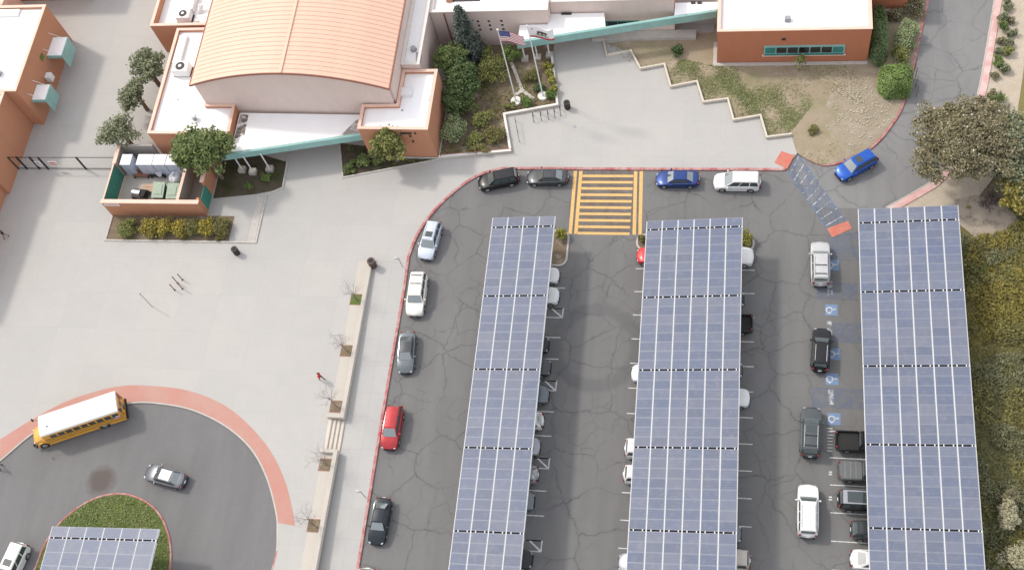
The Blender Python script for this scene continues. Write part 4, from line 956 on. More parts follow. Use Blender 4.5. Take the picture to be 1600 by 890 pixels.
stallcar('suv', 'white', -18.15, 54.95, 0, 'white SUV nose under the first carport, second below the bush', G1)
stallcar('sedan', 'black', -18.75, 49.3, 0, 'black sedan tucked under the first carport between two bay lines', G1)
stallcar('suv', 'darkgrey', -18.35, 46.75, 0, 'dark grey SUV end under the first carport above the hatched box', G1)
stallcar('suv', 'grey', -18.25, 43.7, 0, 'mid grey SUV end under the first carport just below the hatched box', G1)
stallcar('hatch', 'white', -18.55, 40.9, math.pi, 'white hatchback end poking from the middle of the first carport', G1)
stallcar('hatch', 'silver', -18.65, 38.2, 0, 'silver hatchback end under the first carport above a dashed seam', G1)
stallcar('hatch', 'silver', -18.55, 35.3, math.pi, 'pale silver hatchback tail under the first carport below the third hatched box', G1)
stallcar('sedan', 'grey', -18.7, 32.6, 0, 'grey sedan end under the first carport near its lower end', G1)
stallcar('sedan', 'black', -18.35, 26.9, 0, 'black sedan end under the first carport at the bottom edge', G1)
stallcar('hatch', 'brightred', -10.35, 60.0, math.pi, 'bright red hatchback end under the middle carport by the small planter', G2, east=False)
stallcar('sedan', 'white', -10.15, 46.5, math.pi, 'white sedan nose at the left side of the middle carport, halfway down', G2, east=False)
stallcar('bigsuv', 'white', -10.25, 38.4, 0, 'plain white SUV tail at the left side of the middle carport', G2, east=False)
stallcar('suv', 'white', -10.25, 35.8, 0, 'white SUV with black rear window at the left side of the middle carport', G2, east=False)
stallcar('sedan', 'silver', -10.25, 27.2, math.pi, 'silver sedan nose at the lower left of the middle carport', G2, east=False)
stallcar('bigsuv', 'white', 1.95, 60.0, 0, 'white SUV nose under the middle carport beside the yellow flowering shrub', G2)
stallcar('sedan', 'navy', 1.05, 55.1, 0, 'dark sedan barely showing at the right side of the middle carport', G2)
stallcar('pickup', 'black', 1.95, 52.2, math.pi, 'black pickup with open bed backed out of the middle carport', G2, cat='pickup', name='pickup_truck')
stallcar('suv', 'white', 1.75, 44.2, 0, 'white SUV nose at the right side of the middle carport, halfway down', G2)
stallcar('sedan', 'darkgrey', 1.0, 47.2, 0, 'dark grey sedan hardly visible at the right side of the middle carport', G2)
stallcar('sedan', 'grey', 1.15, 30.6, 0, 'grey sedan end at the lower right of the middle carport', G2)
stallcar('minivan', 'beige', 1.95, 28.1, math.pi, 'beige van with a pale tailgate at the bottom right of the middle carport', G2, cat='van', name='parked_van')
stallcar('pickup', 'black', 9.75, 40.15, 0, 'black pickup with an open bed, first under the right carport', G3, east=False, cat='pickup', name='pickup_truck')
stallcar('pickup', 'charcoal', 9.95, 37.2, 0, 'grey pickup with a ribbed bed cover below the black pickup', G3, east=False, cat='pickup', name='pickup_truck', bedcover=True)
stallcar('bigsuv', 'black', 9.9, 34.35, 0, 'black SUV with silver-edged glass roof under the right carport', G3, east=False, roofp='silver', roofglass=True)
stallcar('hatch', 'darkgrey', 11.0, 31.6, 0, 'small dark hatchback under the right carport above the white car', G3, east=False)
stallcar('sedan', 'white', 10.9, 28.85, 0, 'white sedan under the right carport, lowest of the parked row', G3, east=False)
# ------------------------------------------------------------------ school bus
def bus():
    h = 3.05
    fl, fr_, rr, rl = [PW(*q, h-.12) for q in ((53.5, 649), (64, 681), (184.5, 641), (177, 609))]
    f = (fl+fr_)/2; r = (rl+rr)/2; hd = math.atan2(f.y-r.y, f.x-r.x); c = (f+r)/2
    LB = (f-r).length; z = wz(c.y)-.12
    t = thing('school_bus', 'yellow school bus with a long white roof at the edge of the bus loop', 'bus', (c.x, c.y, z), hd)
    x0, x1, w = -LB/2, LB/2, 1.22
    def part(nm, mt, fn, par=None, **k): mb = MB(); fn(mb); return mb.build(nm, mt, par or t, local=True, **k)
    part('body', M['busyellow'], lambda m: m.box(x0, -w, .75, x1, w, 2.72), bevel=.06)
    part('skirt', M['busyellow'], lambda m: (m.box(x0+.05, -w+.02, .42, x0+1.9, w-.02, .752), m.box(x0+3.1, -w+.02, .42, x1-.1, w-.02, .752)))
    def roof(m):
        n = 10; vs = []
        for x in (x0+.02, x0+.25, x1-.5, x1-.05):
            e = 0 if x0+.2 < x < x1-.4 else .10
            for k in range(n+1):
                a = math.pi*k/n; vs.append((x, -(w+.02)*math.cos(a), 2.70+(.42-e)*max(0, math.sin(a))**.6))
        fs = [(i*(n+1)+k, (i+1)*(n+1)+k, (i+1)*(n+1)+k+1, i*(n+1)+k+1) for i in range(3) for k in range(n)] + [tuple(range(n+1)), tuple(3*(n+1)+k for k in range(n, -1, -1))]
        m.add(vs, fs)
    ro = part('roof', M['buswhite'], roof, smooth=False)
    part('roof_hatch', M['buswhite'], lambda m: m.box(-.9, -.35, 3.11, -.2, .35, 3.17), ro, bevel=.03); part('roof_vent', M['trash'], lambda m: m.box(x1-1.1, .35, 3.06, x1-.9, .5, 3.13), ro)
    def hood(m):
        vs = []; prof = [(x1-.05, 1.62, 1.08), (x1+.55, 1.55, 1.05), (x1+1.15, 1.42, .95), (x1+1.45, 1.2, .82), (x1+1.48, .6, .82)]
        rows = []
        for (x, zt, hw) in prof: rows.append([(x, -hw, .55), (x, -hw, zt-.25), (x, -hw*.8, zt), (x, 0, zt+.05), (x, hw*.8, zt), (x, hw, zt-.25), (x, hw, .55)])
        vs = [v for r_ in rows for v in r_]; n = 7
        fs = [(i*n+k, (i+1)*n+k, (i+1)*n+k+1, i*n+k+1) for i in range(len(prof)-1) for k in range(n-1)] + [tuple((len(prof)-1)*n+k for k in range(n))]
        m.add(vs, fs)
    part('hood', M['busyellow'], hood, smooth=True)
    part('front_bumper', M['black'], lambda m: m.box(x1+1.4, -1.15, .45, x1+1.58, 1.15, .75), bevel=.04)
    part('rear_bumper', M['black'], lambda m: m.box(x0-.16, -1.2, .45, x0-.004, 1.2, .75), bevel=.04)
    part('windscreen', M['carglass'], lambda m: m.box(x1+.003, -1.08, 1.72, x1+.03, 1.08, 2.5))
    for s in (-1, 1):
        for k in range(9):
            xa = x0+.28+k*(LB-.9)/9; part('side_window', M['carglass'], lambda m: m.box(xa, s*(w+.002)-(.02 if s < 0 else 0), 1.85, xa+(LB-.9)/9-.20, s*(w+.002)+(.02 if s > 0 else 0), 2.48))
        for zr_ in (1.05, 1.45, 1.75): part('rub_rail', M['black'], lambda m: m.box(x0+.05, s*(w+.012)-.014, zr_, x1-.05, s*(w+.012)+.014, zr_+.05))
        part('drip_edge', M['busyellow'], lambda m: m.box(x0+.05, s*(w+.03)-.03, 2.55, x1-.1, s*(w+.03)+.03, 2.60))
        part('wheel_flare', M['busyellow'], lambda m: m.tube((x1+.62, s*.93, .52), (x1+.62, s*1.12, .52), .66, n=18))
        for xw in (x1+.62, x0+2.5):
            wv = part('wheel', M['rubber'], lambda m: m.tube((xw, s*.92, .5), (xw, s*1.19, .5), .5, n=20)); part('rim', M['rim'], lambda m: m.tube((xw, s*1.16, .5), (xw, s*1.21, .5), .3, .26, n=14), wv)
        part('headlight', M['headlamp'], lambda m: m.box(x1+1.38, s*.68-.14, .9, x1+1.5, s*.68+.14, 1.15), bevel=.04)
        part('taillight', M['taillamp'], lambda m: m.box(x0-.03, s*.98-.11, 1.3, x0-.003, s*.98+.11, 1.6)); part('taillight', M['taillamp'], lambda m: m.box(x0-.03, s*.95-.12, 2.5, x0-.003, s*.95+.12, 2.68))
        part('rear_window', M['carglass'], lambda m: m.box(x0-.022, s*.78-.26, 1.75, x0-.003, s*.78+.26, 2.45))
        ma = part('mirror_arm', M['black'], lambda m: m.tube((x1+.1, s*1.1, 2.0), (x1+1.1, s*1.5, 2.0), .025, n=6)); part('mirror', M['black'], lambda m: m.box(x1+1.05, s*1.5-.12, 1.7, x1+1.12, s*1.5+.12, 2.2), ma)
    d = part('rear_door', M['busyellow'], lambda m: m.box(x0-.03, -.42, .8, x0-.003, .42, 2.5)); part('rear_window', M['carglass'], lambda m: (m.box(x0-.045, -.32, 1.7, x0-.032, .32, 2.4)), d); part('rear_window', M['carglass'], lambda m: (m.box(x0-.045, -.32, .95, x0-.032, .32, 1.5)), d)
    fd = part('flag_decal', M['flagwhite'], lambda m: m.box(x0+.25, w+.02, 1.5, x0+1.05, w+.028, 1.95))
    for k in range(3): part('decal_stripe', M['flagred'], lambda m: m.box(x0+.25, w+.0285, 1.52+.15*k, x0+1.05, w+.033, 1.59+.15*k), fd)
    part('decal_canton', M['flagblue'], lambda m: m.box(x0+.72, w+.034, 1.72, x0+1.05, w+.038, 1.95), fd)
bus()
# ================================================================== PLANTS
def leaf_mesh(name, mt, pts, size, seed, flat=.35, aspect=1.6):
    """many small kite-shaped leaves at the given points"""
    g = np.random.default_rng(seed); pts = np.asarray(pts, float); n = len(pts)
    nrm = g.normal(size=(n, 3)); nrm[:, 2] = np.abs(nrm[:, 2])+flat*2; nrm /= np.linalg.norm(nrm, axis=1)[:, None]
    a = g.normal(size=(n, 3)); u = np.cross(nrm, a); u /= np.linalg.norm(u, axis=1)[:, None]; w = np.cross(nrm, u)
    s = size*g.uniform(.6, 1.35, n)[:, None]
    q = np.stack([pts-u*s*aspect*.5, pts+w*s*.5+nrm*s*.12, pts+u*s*aspect*.5, pts-w*s*.5+nrm*s*.12], 1).reshape(-1, 3)
    me = bpy.data.meshes.new(name); me.vertices.add(4*n); me.vertices.foreach_set('co', q.astype(np.float32).ravel())
    me.loops.add(4*n); me.loops.foreach_set('vertex_index', np.arange(4*n, dtype=np.int32)); me.polygons.add(n)
    me.polygons.foreach_set('loop_start', np.arange(0, 4*n, 4, dtype=np.int32)); me.polygons.foreach_set('loop_total', np.full(n, 4, np.int32))
    me.materials.append(mt); me.update(calc_edges=True); return me
def clump_pts(seed, rx, ry, rz, zc, nclump, per, cr, hollow=.45, top=0.0):
    g = np.random.default_rng(seed); out = []
    d = g.normal(size=(nclump, 3)); d /= np.linalg.norm(d, axis=1)[:, None]; d[:, 2] = np.where(d[:, 2] < -.55, -d[:, 2], d[:, 2])
    r = hollow+(1-hollow)*g.uniform(0, 1, nclump)**.6
    r *= g.uniform(.62, 1.22, nclump)
    for k in range(nclump):
        c = d[k]*r[k]*np.array([rx, ry, rz]); s = cr*g.uniform(.55, 1.3)
        p = g.normal(size=(int(per*g.uniform(.6, 1.4)), 3)); p /= np.maximum(1e-6, np.linalg.norm(p, axis=1))[:, None]
        p *= (g.uniform(0, 1, len(p))**.45)[:, None]*s*np.array([1, 1, .75]); out.append(p+c+[0, 0, zc])
    o = np.concatenate(out); return o[o[:, 2] > .06]
def lobed_pts(seed, rx, ry, rz, zc, nclump, per, cr, hollow, nl=8):
    g = np.random.default_rng(seed+500); out = []
    for k in range(nl):
        d = g.normal(size=3); d /= np.linalg.norm(d); d[2] = abs(d[2])*.9-.25; s = g.uniform(.42, .62)
        c = d*np.array([rx, ry, rz])*g.uniform(.50, .72)
        if k == 0: c = np.array([0, 0, rz*.25]); s = .62
        p = clump_pts(seed+17*k, rx*s, ry*s, rz*s, 10, max(5, int(nclump*s*s*1.05)), per, cr*.85, hollow); out.append(p-[0, 0, 10]+c+[0, 0, zc])
    o = np.concatenate(out); return o[o[:, 2] > .3]
def trunk_mesh(seed, h, r, spread, nl=6, up=.6, mt=None, twigs=0, base_n=1):
    g = random.Random(seed); m = MB(); lean = Vector((g.uniform(-.1, .1)*h, g.uniform(-.1, .1)*h, h*.55))
    m.tube((0, 0, -.05), lean*.5, r*1.25, r, 8); m.tube(lean*.5, lean, r, r*.75, 8)
    for k in range(nl):
        a = 2*math.pi*(k+g.uniform(-.3, .3))/nl; st = lean*g.uniform(.55, 1.0); e = Vector((math.cos(a)*spread*g.uniform(.5, .9), math.sin(a)*spread*g.uniform(.5, .9), h*g.uniform(.65, .98)))
        mid = st.lerp(e, .5)+Vector((0, 0, .08*h)); m.tube(st, mid, r*.5, r*.34, 6); m.tube(mid, e, r*.34, r*.12, 5)
        for t in range(twigs):
            s0 = mid.lerp(e, g.uniform(0, .95)); dr = Vector((g.uniform(-1, 1), g.uniform(-1, 1), g.uniform(.1, 1.1))).normalized()
            e1 = s0+dr*spread*g.uniform(.25, .55); m.tube(s0, e1, r*.2, r*.07, 4)
            for q in range(2):
                e2 = e1+(dr+Vector((g.uniform(-.8, .8), g.uniform(-.8, .8), g.uniform(0, .6)))).normalized()*spread*.28; m.tube(s0.lerp(e1, .6), e2, r*.1, r*.05, 3)
    return m.mesh('trunk', mt or M['bark'])
def tree(lab, x, y, z, h, rx, ry, leaf, seed, name='tree', cat='tree', n=46, per=75, size=.26, cr=None, rz=None, group=None, hollow=.42, trunk_r=None, bark=None, zc=None, lobes=8):
    t = thing(name, lab, cat, (x, y, z), 0, group); rz = rz or h*.36; zc = zc or h-rz
    link('trunk', trunk_mesh(seed, h, trunk_r or .05*h**.9, min(rx, ry), mt=bark), t)
    link('crown', leaf_mesh('crown', L_[leaf], lobed_pts(seed, rx*1.0, ry*1.0, rz*1.0, zc, n, int(per*.75), cr or rx*.3, hollow, nl=lobes), size*.76, seed), t)
    return t
def bush(lab, x, y, z, h, rx, ry, leaf, seed, name='shrub', cat='shrub', n=18, per=60, size=.17, group=None, hollow=.3, flower=None):
    t = thing(name, lab, cat, (x, y, z), 0, group)
    g = random.Random(seed); m = MB()
    for k in range(6):
        a = g.uniform(0, 6.28); m.tube((0, 0, -.03), (math.cos(a)*rx*.55, math.sin(a)*ry*.55, h*.7), .035, .012, 5)
    m.build('stems', M['bark'], t, local=True)
    link('foliage', leaf_mesh('foliage', L_[leaf], clump_pts(seed, rx*.8, ry*.8, h*.5, h*.5, n, int(per*1.7), min(rx, ry)*.42, hollow), size*.75, seed), t)
    if flower:
        g2 = np.random.default_rng(seed+9); pts = clump_pts(seed, rx*.8, ry*.8, h*.52, h*.55, n, max(4, per//5), min(rx, ry)*.4, hollow); pts = pts[pts[:, 2] > h*.55]
        fo = link('flowers', leaf_mesh('flowers', L_[flower], pts+[0, 0, .07], size*.8, seed+1, aspect=1.1), t); fo['kind'] = 'stuff'
    return t
def treepx(lab, px, py, hc, h, rx, ry, leaf, seed, z=GZ, **k):
    p = P(px, py, z+hc); return tree(lab, p.x, p.y, z, h, rx, ry, leaf, seed, **k)
def bushpx(lab, px, py, h, rx, ry, leaf, seed, z=GZ, **k):
    p = P(px, py, z+h*.5); return bush(lab, p.x, p.y, z, h, rx, ry, leaf, seed, **k)
GT = 'loose olive trees between the buildings'
treepx('loose olive-grey tree between the two buildings, uppermost of three', 230, 106, 3.6, 5.8, 2.3, 2.5, 'olive', 11, group=GT, n=44, per=60, size=.24)
treepx('loose olive-grey tree against the gym annex wall, middle of three', 213, 148, 3.2, 5.0, 2.1, 2.0, 'olive', 12, group=GT, n=36, per=60, size=.24)
treepx('sparse grey-green tree behind the utility yard, lowest of three', 189, 204, 3.4, 5.2, 2.6, 2.1, 'olive', 13, group=GT, n=40, per=48, size=.24)
treepx('big dense green tree in front of the gym between utility yard and canopy', 321, 240, 5.2, 8.2, 3.6, 3.7, 'mid', 14, n=72, per=105, size=.28, trunk_r=.24)
treepx('yellow-green tree growing up the front of the right gym annex', 611, 226, 3.2, 6.2, 2.1, 2.0, 'yellowg', 15, n=56, per=80, size=.24, rz=2.6)
# dark conifer: a tall spire of whorled sprays
p = P(738, 82, GZ+1.2)
t = thing('conifer', 'tall dark blue-green conifer in the corner of the flagpole garden', 'tree', (p.x-.2, p.y, GZ))
MB().tube((0, 0, -.05), (0, 0, 9.2), .2, .03, 8).build('trunk', M['bark'], t, local=True)
g_ = np.random.default_rng(77); pts = []
for k in range(260):
    z0 = .5+9.0*(g_.uniform()**1.25); rr_ = 2.15*(1-(z0/9.9))**.8+.06; a = g_.uniform(0, 6.28); rr_ *= g_.uniform(.78, 1.08)
    ln = g_.uniform(0, 1, (26, 1))**.5; ctr = np.array([math.cos(a), math.sin(a), 0])*rr_; pts.append(ctr*ln+[0, 0, z0]-np.array([0, 0, .5])*ln+g_.normal(size=(26, 3))*.15)
link('crown', leaf_mesh('crown', L_['conifer'], np.concatenate(pts), .17, 5, flat=.1, aspect=2.2), t)
treepx('dense bright-edged green tree left of the conifer by the beige wing', 702, 92, 3.2, 4.8, 2.0, 2.1, 'mid', 21, n=46, per=90)
treepx('dense dark green tree below the conifer in the flagpole garden', 722, 122, 2.6, 4.2, 2.3, 1.9, 'dark', 22, n=46, per=90)
treepx('dense dark green tree beside the terracotta annex wall', 712, 152, 2.2, 3.6, 1.8, 1.7, 'dark', 23, n=42, per=90)
bushpx('mid green leafy shrub at the foot of the dark tree by the annex', 728, 162, 2.3, 1.5, 1.4, 'mid', 24, n=22)
bushpx('pale grey-green rounded shrub right beside the terracotta annex wall', 708, 203, 2.1, 1.7, 2.3, 'pale', 25, n=34, per=80)
bushpx('large olive shrub standing below the conifer', 768, 106, 2.3, 1.9, 2.0, 'yellowg', 26, n=34, per=80)
bushpx('small olive shrub against the beige wall under the vents', 756, 84, 1.8, 1.1, 1.0, 'yellowg', 27, n=20)
bushpx('green shrub tucked under the left end of the long canopy', 800, 84, 1.9, 1.3, 1.0, 'bright', 28, n=24)
bushpx('brown-green shrub in the middle of the flagpole garden', 753, 188, 1.3, 1.5, 1.3, 'yellowg', 29, n=20)
bushpx('yellowish round shrub near the pale annex-side shrub', 741, 217, 1.1, 1.2, 1.2, 'yellowg', 30, n=18)
bushpx('brownish dry shrub next to the plaza seat wall', 775, 212, 1.1, 1.6, 1.4, 'hill', 31, n=20)
bushpx('dry tan shrub at the lower edge of the flagpole garden', 747, 232, .9, 1.4, .9, 'hill', 32, n=16)
bushpx('dark green mat shrub between the two flagpole bases', 822, 160, .9, 1.1, .8, 'bright', 33, n=20)
bushpx('green shrub at the foot of the left flagpole', 796, 165, .8, .9, .6, 'yellowg', 34, n=14)
bushpx('green shrub just right of the right flagpole base', 861, 147, .9, .9, .9, 'bright', 35, n=16)
bushpx('dark low shrub above the right flagpole base', 843, 138, .9, .8, .7, 'dark', 36, n=14)
bushpx('dull yellow shrub between path and right flagpole', 830, 118, .9, 1.0, 1.3, 'hill', 37, n=18)
GF = 'yellow flowering hedge plants'
for i, (px, py, lab) in enumerate(((858, 104, 'yellow flowering shrub at the top of the garden edge, nearest the canopy column'), (860, 116, 'yellow flowering shrub, second along the garden edge'), (863, 128, 'yellow flowering shrub halfway along the garden edge'), (866, 140, 'yellow flowering shrub at the lower garden edge beside the plaza'))):
    bushpx(lab, px, py, 1.0, .6, .8, 'yellowg', 40+i, n=14, per=45, size=.14, group=GF, flower='flowerfull')
GH = 'hedge plants in front of the utility yard'
for i, (px, lab, lf, fl) in enumerate(((199, 'wide olive shrub at the left end of the hedge bed', 'yellowg', None), (235, 'olive shrub crowned with yellow flowers, second in the hedge bed', 'flower', 'flowerfull'), (258, 'shrub with scattered yellow flowers, third in the hedge bed', 'flower', 'flowerfull'), (280, 'shrub with scattered yellow flowers in the middle right of the hedge bed', 'flower', 'flowerfull'), (301, 'brownish flowerless shrub in the hedge bed', 'hill', None), (322, 'shrub with one bright yellow flower head near the right end of the hedge bed', 'flower', 'flowerfull'), (345, 'brown-green shrub at the right end of the hedge bed', 'hill', None))):
    bushpx(lab, px, 356, 1.35, 1.6 if i in (0, 1) else 1.25, 1.5, lf, 50+i, n=26, per=70, size=.15, group=GH, flower=fl)
bushpx('small green shrub beside the right canopy footing', 415, 278, .7, .7, .6, 'bright', 60, n=12)
bushpx('low green plant in the dark bed below the canopy', 388, 290, .5, .6, .5, 'bright', 61, n=10)
bushpx('weedy green shrub at the left of the dark bed by the walkway', 545, 262, .9, .9, .8, 'mid', 62, n=14)
bushpx('leafy shrub in the dark bed left of the yellow-green tree', 565, 250, 1.1, 1.2, 1.0, 'mid', 63, n=20)
bushpx('drooping shrub under the yellow-green tree by the annex', 592, 250, 1.0, 1.0, .8, 'mid', 64, n=16)
# top right
def hedge(lab, x0, x1, y0, y1, h, leaf, seed, size=.2, dens=46):
    t = thing('hedge', lab, 'hedge', ((x0+x1)/2, (y0+y1)/2, GZ)); g = np.random.default_rng(seed); wx, wy = (x1-x0)/2, (y1-y0)/2; n = int(dens*1.8*(4*wx*wy+4*h*(wx+wy)))
    d = g.normal(size=(n, 3)); d[:, 2] = np.abs(d[:, 2]); d /= np.linalg.norm(d, axis=1)[:, None]; pw = 3.2
    r_ = (np.abs(d)**pw).sum(1)**(-1/pw); u = d*r_[:, None]
    lump = 1+.07*np.sin(u[:, 0]*wx*2.6+seed)*np.cos(u[:, 1]*wy*2.2+seed)+.06*np.sin(u[:, 2]*h*3.1+u[:, 0]*wx*1.7)
    u *= (lump*g.uniform(.84, 1.03, n))[:, None]; pts = np.stack([u[:, 0]*wx, u[:, 1]*wy, u[:, 2]*h+.02], 1)
    link('foliage', leaf_mesh('foliage', L_[leaf], pts, size*.8, seed, aspect=1.3), t)
    m = MB()
    for i in range(int(wx*2/1.2)+1):
        for j in range(int(wy*2/1.2)+1): m.tube((-wx+.5+i*1.2, -wy+.5+j*1.2, -.05), (-wx+.5+i*1.2, -wy+.5+j*1.2, h*.8), .05, .03, 5)
    m.build('stems', M['bark'], t, local=True)
p = P(1398, 124, 1.2); hedge('clipped bright green rounded hedge bulging over the drive kerb', p.x-1.75, p.x+1.85, p.y-2.0, p.y+1.7, 2.5, 'bright', 70)
hedge('dark clipped hedge along the side of the right building', 14.35, 16.3, 85.0, 92.3, 2.6, 'dark', 71)
bushpx('big pale olive shrub between dark hedge and drive', 1416, 56, 2.0, 1.5, 2.0, 'pale', 72, n=40, per=80)
bushpx('pale olive shrub above the bright hedge', 1410, 84, 1.5, 1.1, 1.2, 'yellowg', 73, n=26, per=70)
bushpx('grey leafless-looking shrub at the top of the drive kerb', 1428, 12, 1.6, 1.4, 1.6, 'grey', 74, n=24)
bushpx('grey-brown shrub left of the drive beside the brick wing', 1400, 24, 1.2, 1.0, 1.0, 'grey', 75, n=18)
treepx('thin yellowish sapling in front of the ribbon window', 1250, 98, 1.5, 2.6, .8, .7, 'yellowg', 76, n=16, per=22, size=.17, trunk_r=.04)
bushpx('dark round shrub in the bare soil behind the zigzag wall', 1059, 80, 1.1, .8, .8, 'dark', 77, n=18)
bushpx('pale weed clump low in the weedy yard near the kerb', 1272, 205, .5, .7, .8, 'hill', 78, n=12)
# verge plants
GV = 'small shrubs planted on the sandy verge'
for i, (px, py, s, lf, lab) in enumerate(((1574, 3, .6, 'olive', 'shrub at the very top of the sandy verge'), (1574, 14, .7, 'olive', 'shrub just below the topmost one on the sandy verge'), (1568, 28, .9, 'olive', 'olive shrub in the upper run beside the pink kerb'), (1579, 32, .6, 'grey', 'greyish shrub right of the upper kerbside run'), (1566, 40, .9, 'mid', 'green shrub at the lower end of the upper kerbside run'), (1580, 52, .7, 'olive', 'shrub alone right of the gap in the verge planting'), (1564, 64, .7, 'grey', 'grey shrub left of a pair across the verge'), (1577, 66, .7, 'olive', 'shrub right of a pair across the verge'), (1560, 80, .6, 'olive', 'small shrub on top of the long green clump'), (1575, 82, .8, 'yellowg', 'yellowish shrub right of the long green clump'), (1559, 94, .9, 'bright', 'bright green long shrub by the pink kerb'), (1560, 103, .7, 'mid', 'green shrub below the bright green one'), (1571, 108, .8, 'olive', 'dark olive shrub at the end of the clump'), (1554, 119, .6, 'grey', 'small grey shrub alone on open sand'), (1549, 147, .7, 'grey', 'dry shrub left of the round dark shrub'), (1561, 154, 1.1, 'mid', 'round dark green shrub casting a shadow on the sand'))):
    bushpx(lab, px, py, s*1.1, s*.85, s*.85, lf, 80+i, z=.05, group=GV, n=14, per=40, size=.15)
# big grey-brown tree and the slope
treepx('large grey-brown spreading tree over the bend of the drive', 1512, 226, 5.0, 8.0, 5.0, 5.4, 'grey', 101, z=.05, n=130, per=150, size=.21, cr=.95, lobes=14, bark=M['barkpale'], trunk_r=.3)
treepx('grey-green spreading tree right of the large one at the frame edge', 1580, 238, 4.6, 7.4, 3.6, 4.6, 'olive', 102, z=.05, n=90, per=105, size=.27, cr=1.2, bark=M['barkpale'], trunk_r=.28)
treepx('yellow-green tree at the right edge below the grey trees', 1592, 300, 3.0, 5.2, 2.2, 2.6, 'hillyellow', 103, z=.05, n=50, per=90)
bt = thing('bare_shrub', 'purple-grey leafless shrub on bare soil by the corner of the right carport', 'shrub', (*xy(P(1549, 316, .6)), .05))
link('stems', trunk_mesh(8, 1.9, .06, 1.5, nl=11, mt=M['twig'], twigs=7), bt)
link('foliage', leaf_mesh('foliage', m_leaf('leaf_purple', (.055, .04, .045), (.13, .10, .10)), clump_pts(9, 1.2, 1.2, .8, .9, 26, 22, .5, .3), .12, 3), bt)
S('bare_patch', MB().sheet([xy(P(*q)) for q in ((1490, 312), (1525, 305), (1570, 322), (1604, 350), (1575, 378), (1530, 376), (1498, 350))], .055), m_faded('bare_soil', (.36, .30, .24), .22, .5, .7, 1.0))
# the overgrown slope: uncountable brush in drifts of different green
def drift(name, leaf, seed, n, size, hfun, mask):
    g = np.random.default_rng(seed); xs = g.uniform(22.25, 40, n); ys = g.uniform(14, 66.5, n)
    nb = 260; bx = g.uniform(22.6, 41, nb); by = g.uniform(13, 67, nb); br_ = g.uniform(.5, 1.7, nb); bh = .25+br_*g.uniform(.15, .5, nb)
    hz = np.zeros(n)
    for i in range(nb):
        d2 = ((xs-bx[i])**2+(ys-by[i])**2)/br_[i]**2; hz = np.maximum(hz, bh[i]*np.sqrt(np.clip(1-d2, 0, 1)))
    f = np.sin(xs*.33+seed)*np.cos(ys*.21+seed*1.7)+.6*np.sin(ys*.47-xs*.29+seed*.6)
    keep = mask(xs, ys, f)
    zz_ = .08+hz*g.uniform(.45, 1.05, n); pts = np.stack([xs, ys, zz_], 1)[keep]
    o = link(name, leaf_mesh(name, L_[leaf], pts, size, seed)); o['kind'] = 'stuff'
    return o
pbare = P(1533, 345)
bare = lambda x, y: (((x-pbare.x)/3.4)**2+((y-pbare.y-.15*(x-pbare.x))/1.9)**2+.35*np.sin(x*3.1)*np.cos(y*2.7) < 1)
drift('slope_brush', 'hill', 1, 90000, .15, None, lambda x, y, f: (~bare(x, y)) & (x > 22.4))
drift('slope_brush', 'hillyellow', 2, 90000, .13, None, lambda x, y, f: (~bare(x, y)) & (((f > -.35) & (y > 50)) | (f > .95)) & (x > 22.9))
drift('slope_brush', 'hilldark', 3, 110000, .14, None, lambda x, y, f: (~bare(x, y)) & (((f < .5) & (y < 50)) | (f < -.5)))
drift('slope_brush', 'bright', 4, 26000, .12, None, lambda x, y, f: (f < -.7) & (y < 62))
bushpx('tall pale cream shrub on the slope at the lower right', 1574, 805, 2.4, 1.0, 1.7, 'cream', 111, z=.1, n=34, per=80, size=.17)
bushpx('pale tan-topped shrub on the slope just above the cream shrub', 1578, 778, 2.0, 1.0, .9, 'grey', 112, z=.1, n=24, per=70, size=.16)
bushpx('pale cream shrub in the bottom right corner', 1592, 872, 2.2, 1.5, 1.4, 'cream', 113, z=.1, n=34, per=80, size=.17)
# front bushes in the carport islands
bushpx('round yellow flowering shrub at the head of the first carport', 876, 367, 1.1, .75, .8, 'yellowg', 131, z=.1, n=18, flower='flowerfull', size=.13)
bushpx('round yellow flowering shrub at the right head of the middle carport', 1165, 373, 1.1, .85, .9, 'yellowg', 132, z=.1, n=18, flower='flowerfull', size=.13)
bushpx('small dry shrub in the planter at the left head of the middle carport', 1003, 373, .7, .5, .5, 'hill', 133, z=.1, n=10)
g_ = np.random.default_rng(91)
def grass(name, leaf, n, size, fn, seed):
    pts = fn(np.random.default_rng(seed), n); o = link(name, leaf_mesh(name, L_[leaf], pts, size, seed, aspect=2.4)); o['kind'] = 'stuff'
def in_poly(x, y, poly):
    c = np.zeros(len(x), bool); n = len(poly)
    for i in range(n):
        x0, y0 = poly[i]; x1, y1 = poly[(i+1) % n]
        k = ((y0 > y) != (y1 > y)) & (x < (x1-x0)*(y-y0)/(y1-y0+1e-9)+x0); c ^= k
    return c
def scatter_poly(poly, zfun, zmax, cl=0, excl=None):
    P_ = np.array(poly)
    def fn(g, n):
        x = g.uniform(P_[:, 0].min(), P_[:, 0].max(), n); y = g.uniform(P_[:, 1].min(), P_[:, 1].max(), n)
        k = in_poly(x, y, poly)
        if cl: k &= (np.sin(x*.9+1)*np.cos(y*.8)+np.sin(x*.31+y*.43)+g.normal(size=n)*.35) > cl
        x, y = x[k], y[k]; return np.stack([x, y, zfun(x, y)+g.uniform(.01, zmax, len(x))], 1)
    return fn
isl_in = offset_line(list(isl)+[isl[0]], .25)[:-1]
for lf_, n_, sd_ in (('bright', 6000, 5), ('weed', 15000, 55)): grass('lawn_grass', lf_, n_, .09, scatter_poly(isl_in, lambda x, y: GZ-.02+.022*np.maximum(0, 59-y), .10), sd_)
yard_poly = [(-15.3, 88.4)] + zig[1:] + [(p[0]-.3, p[1]) for p in yk[1:24]] + [(14, 85), (-2.2, 85)]
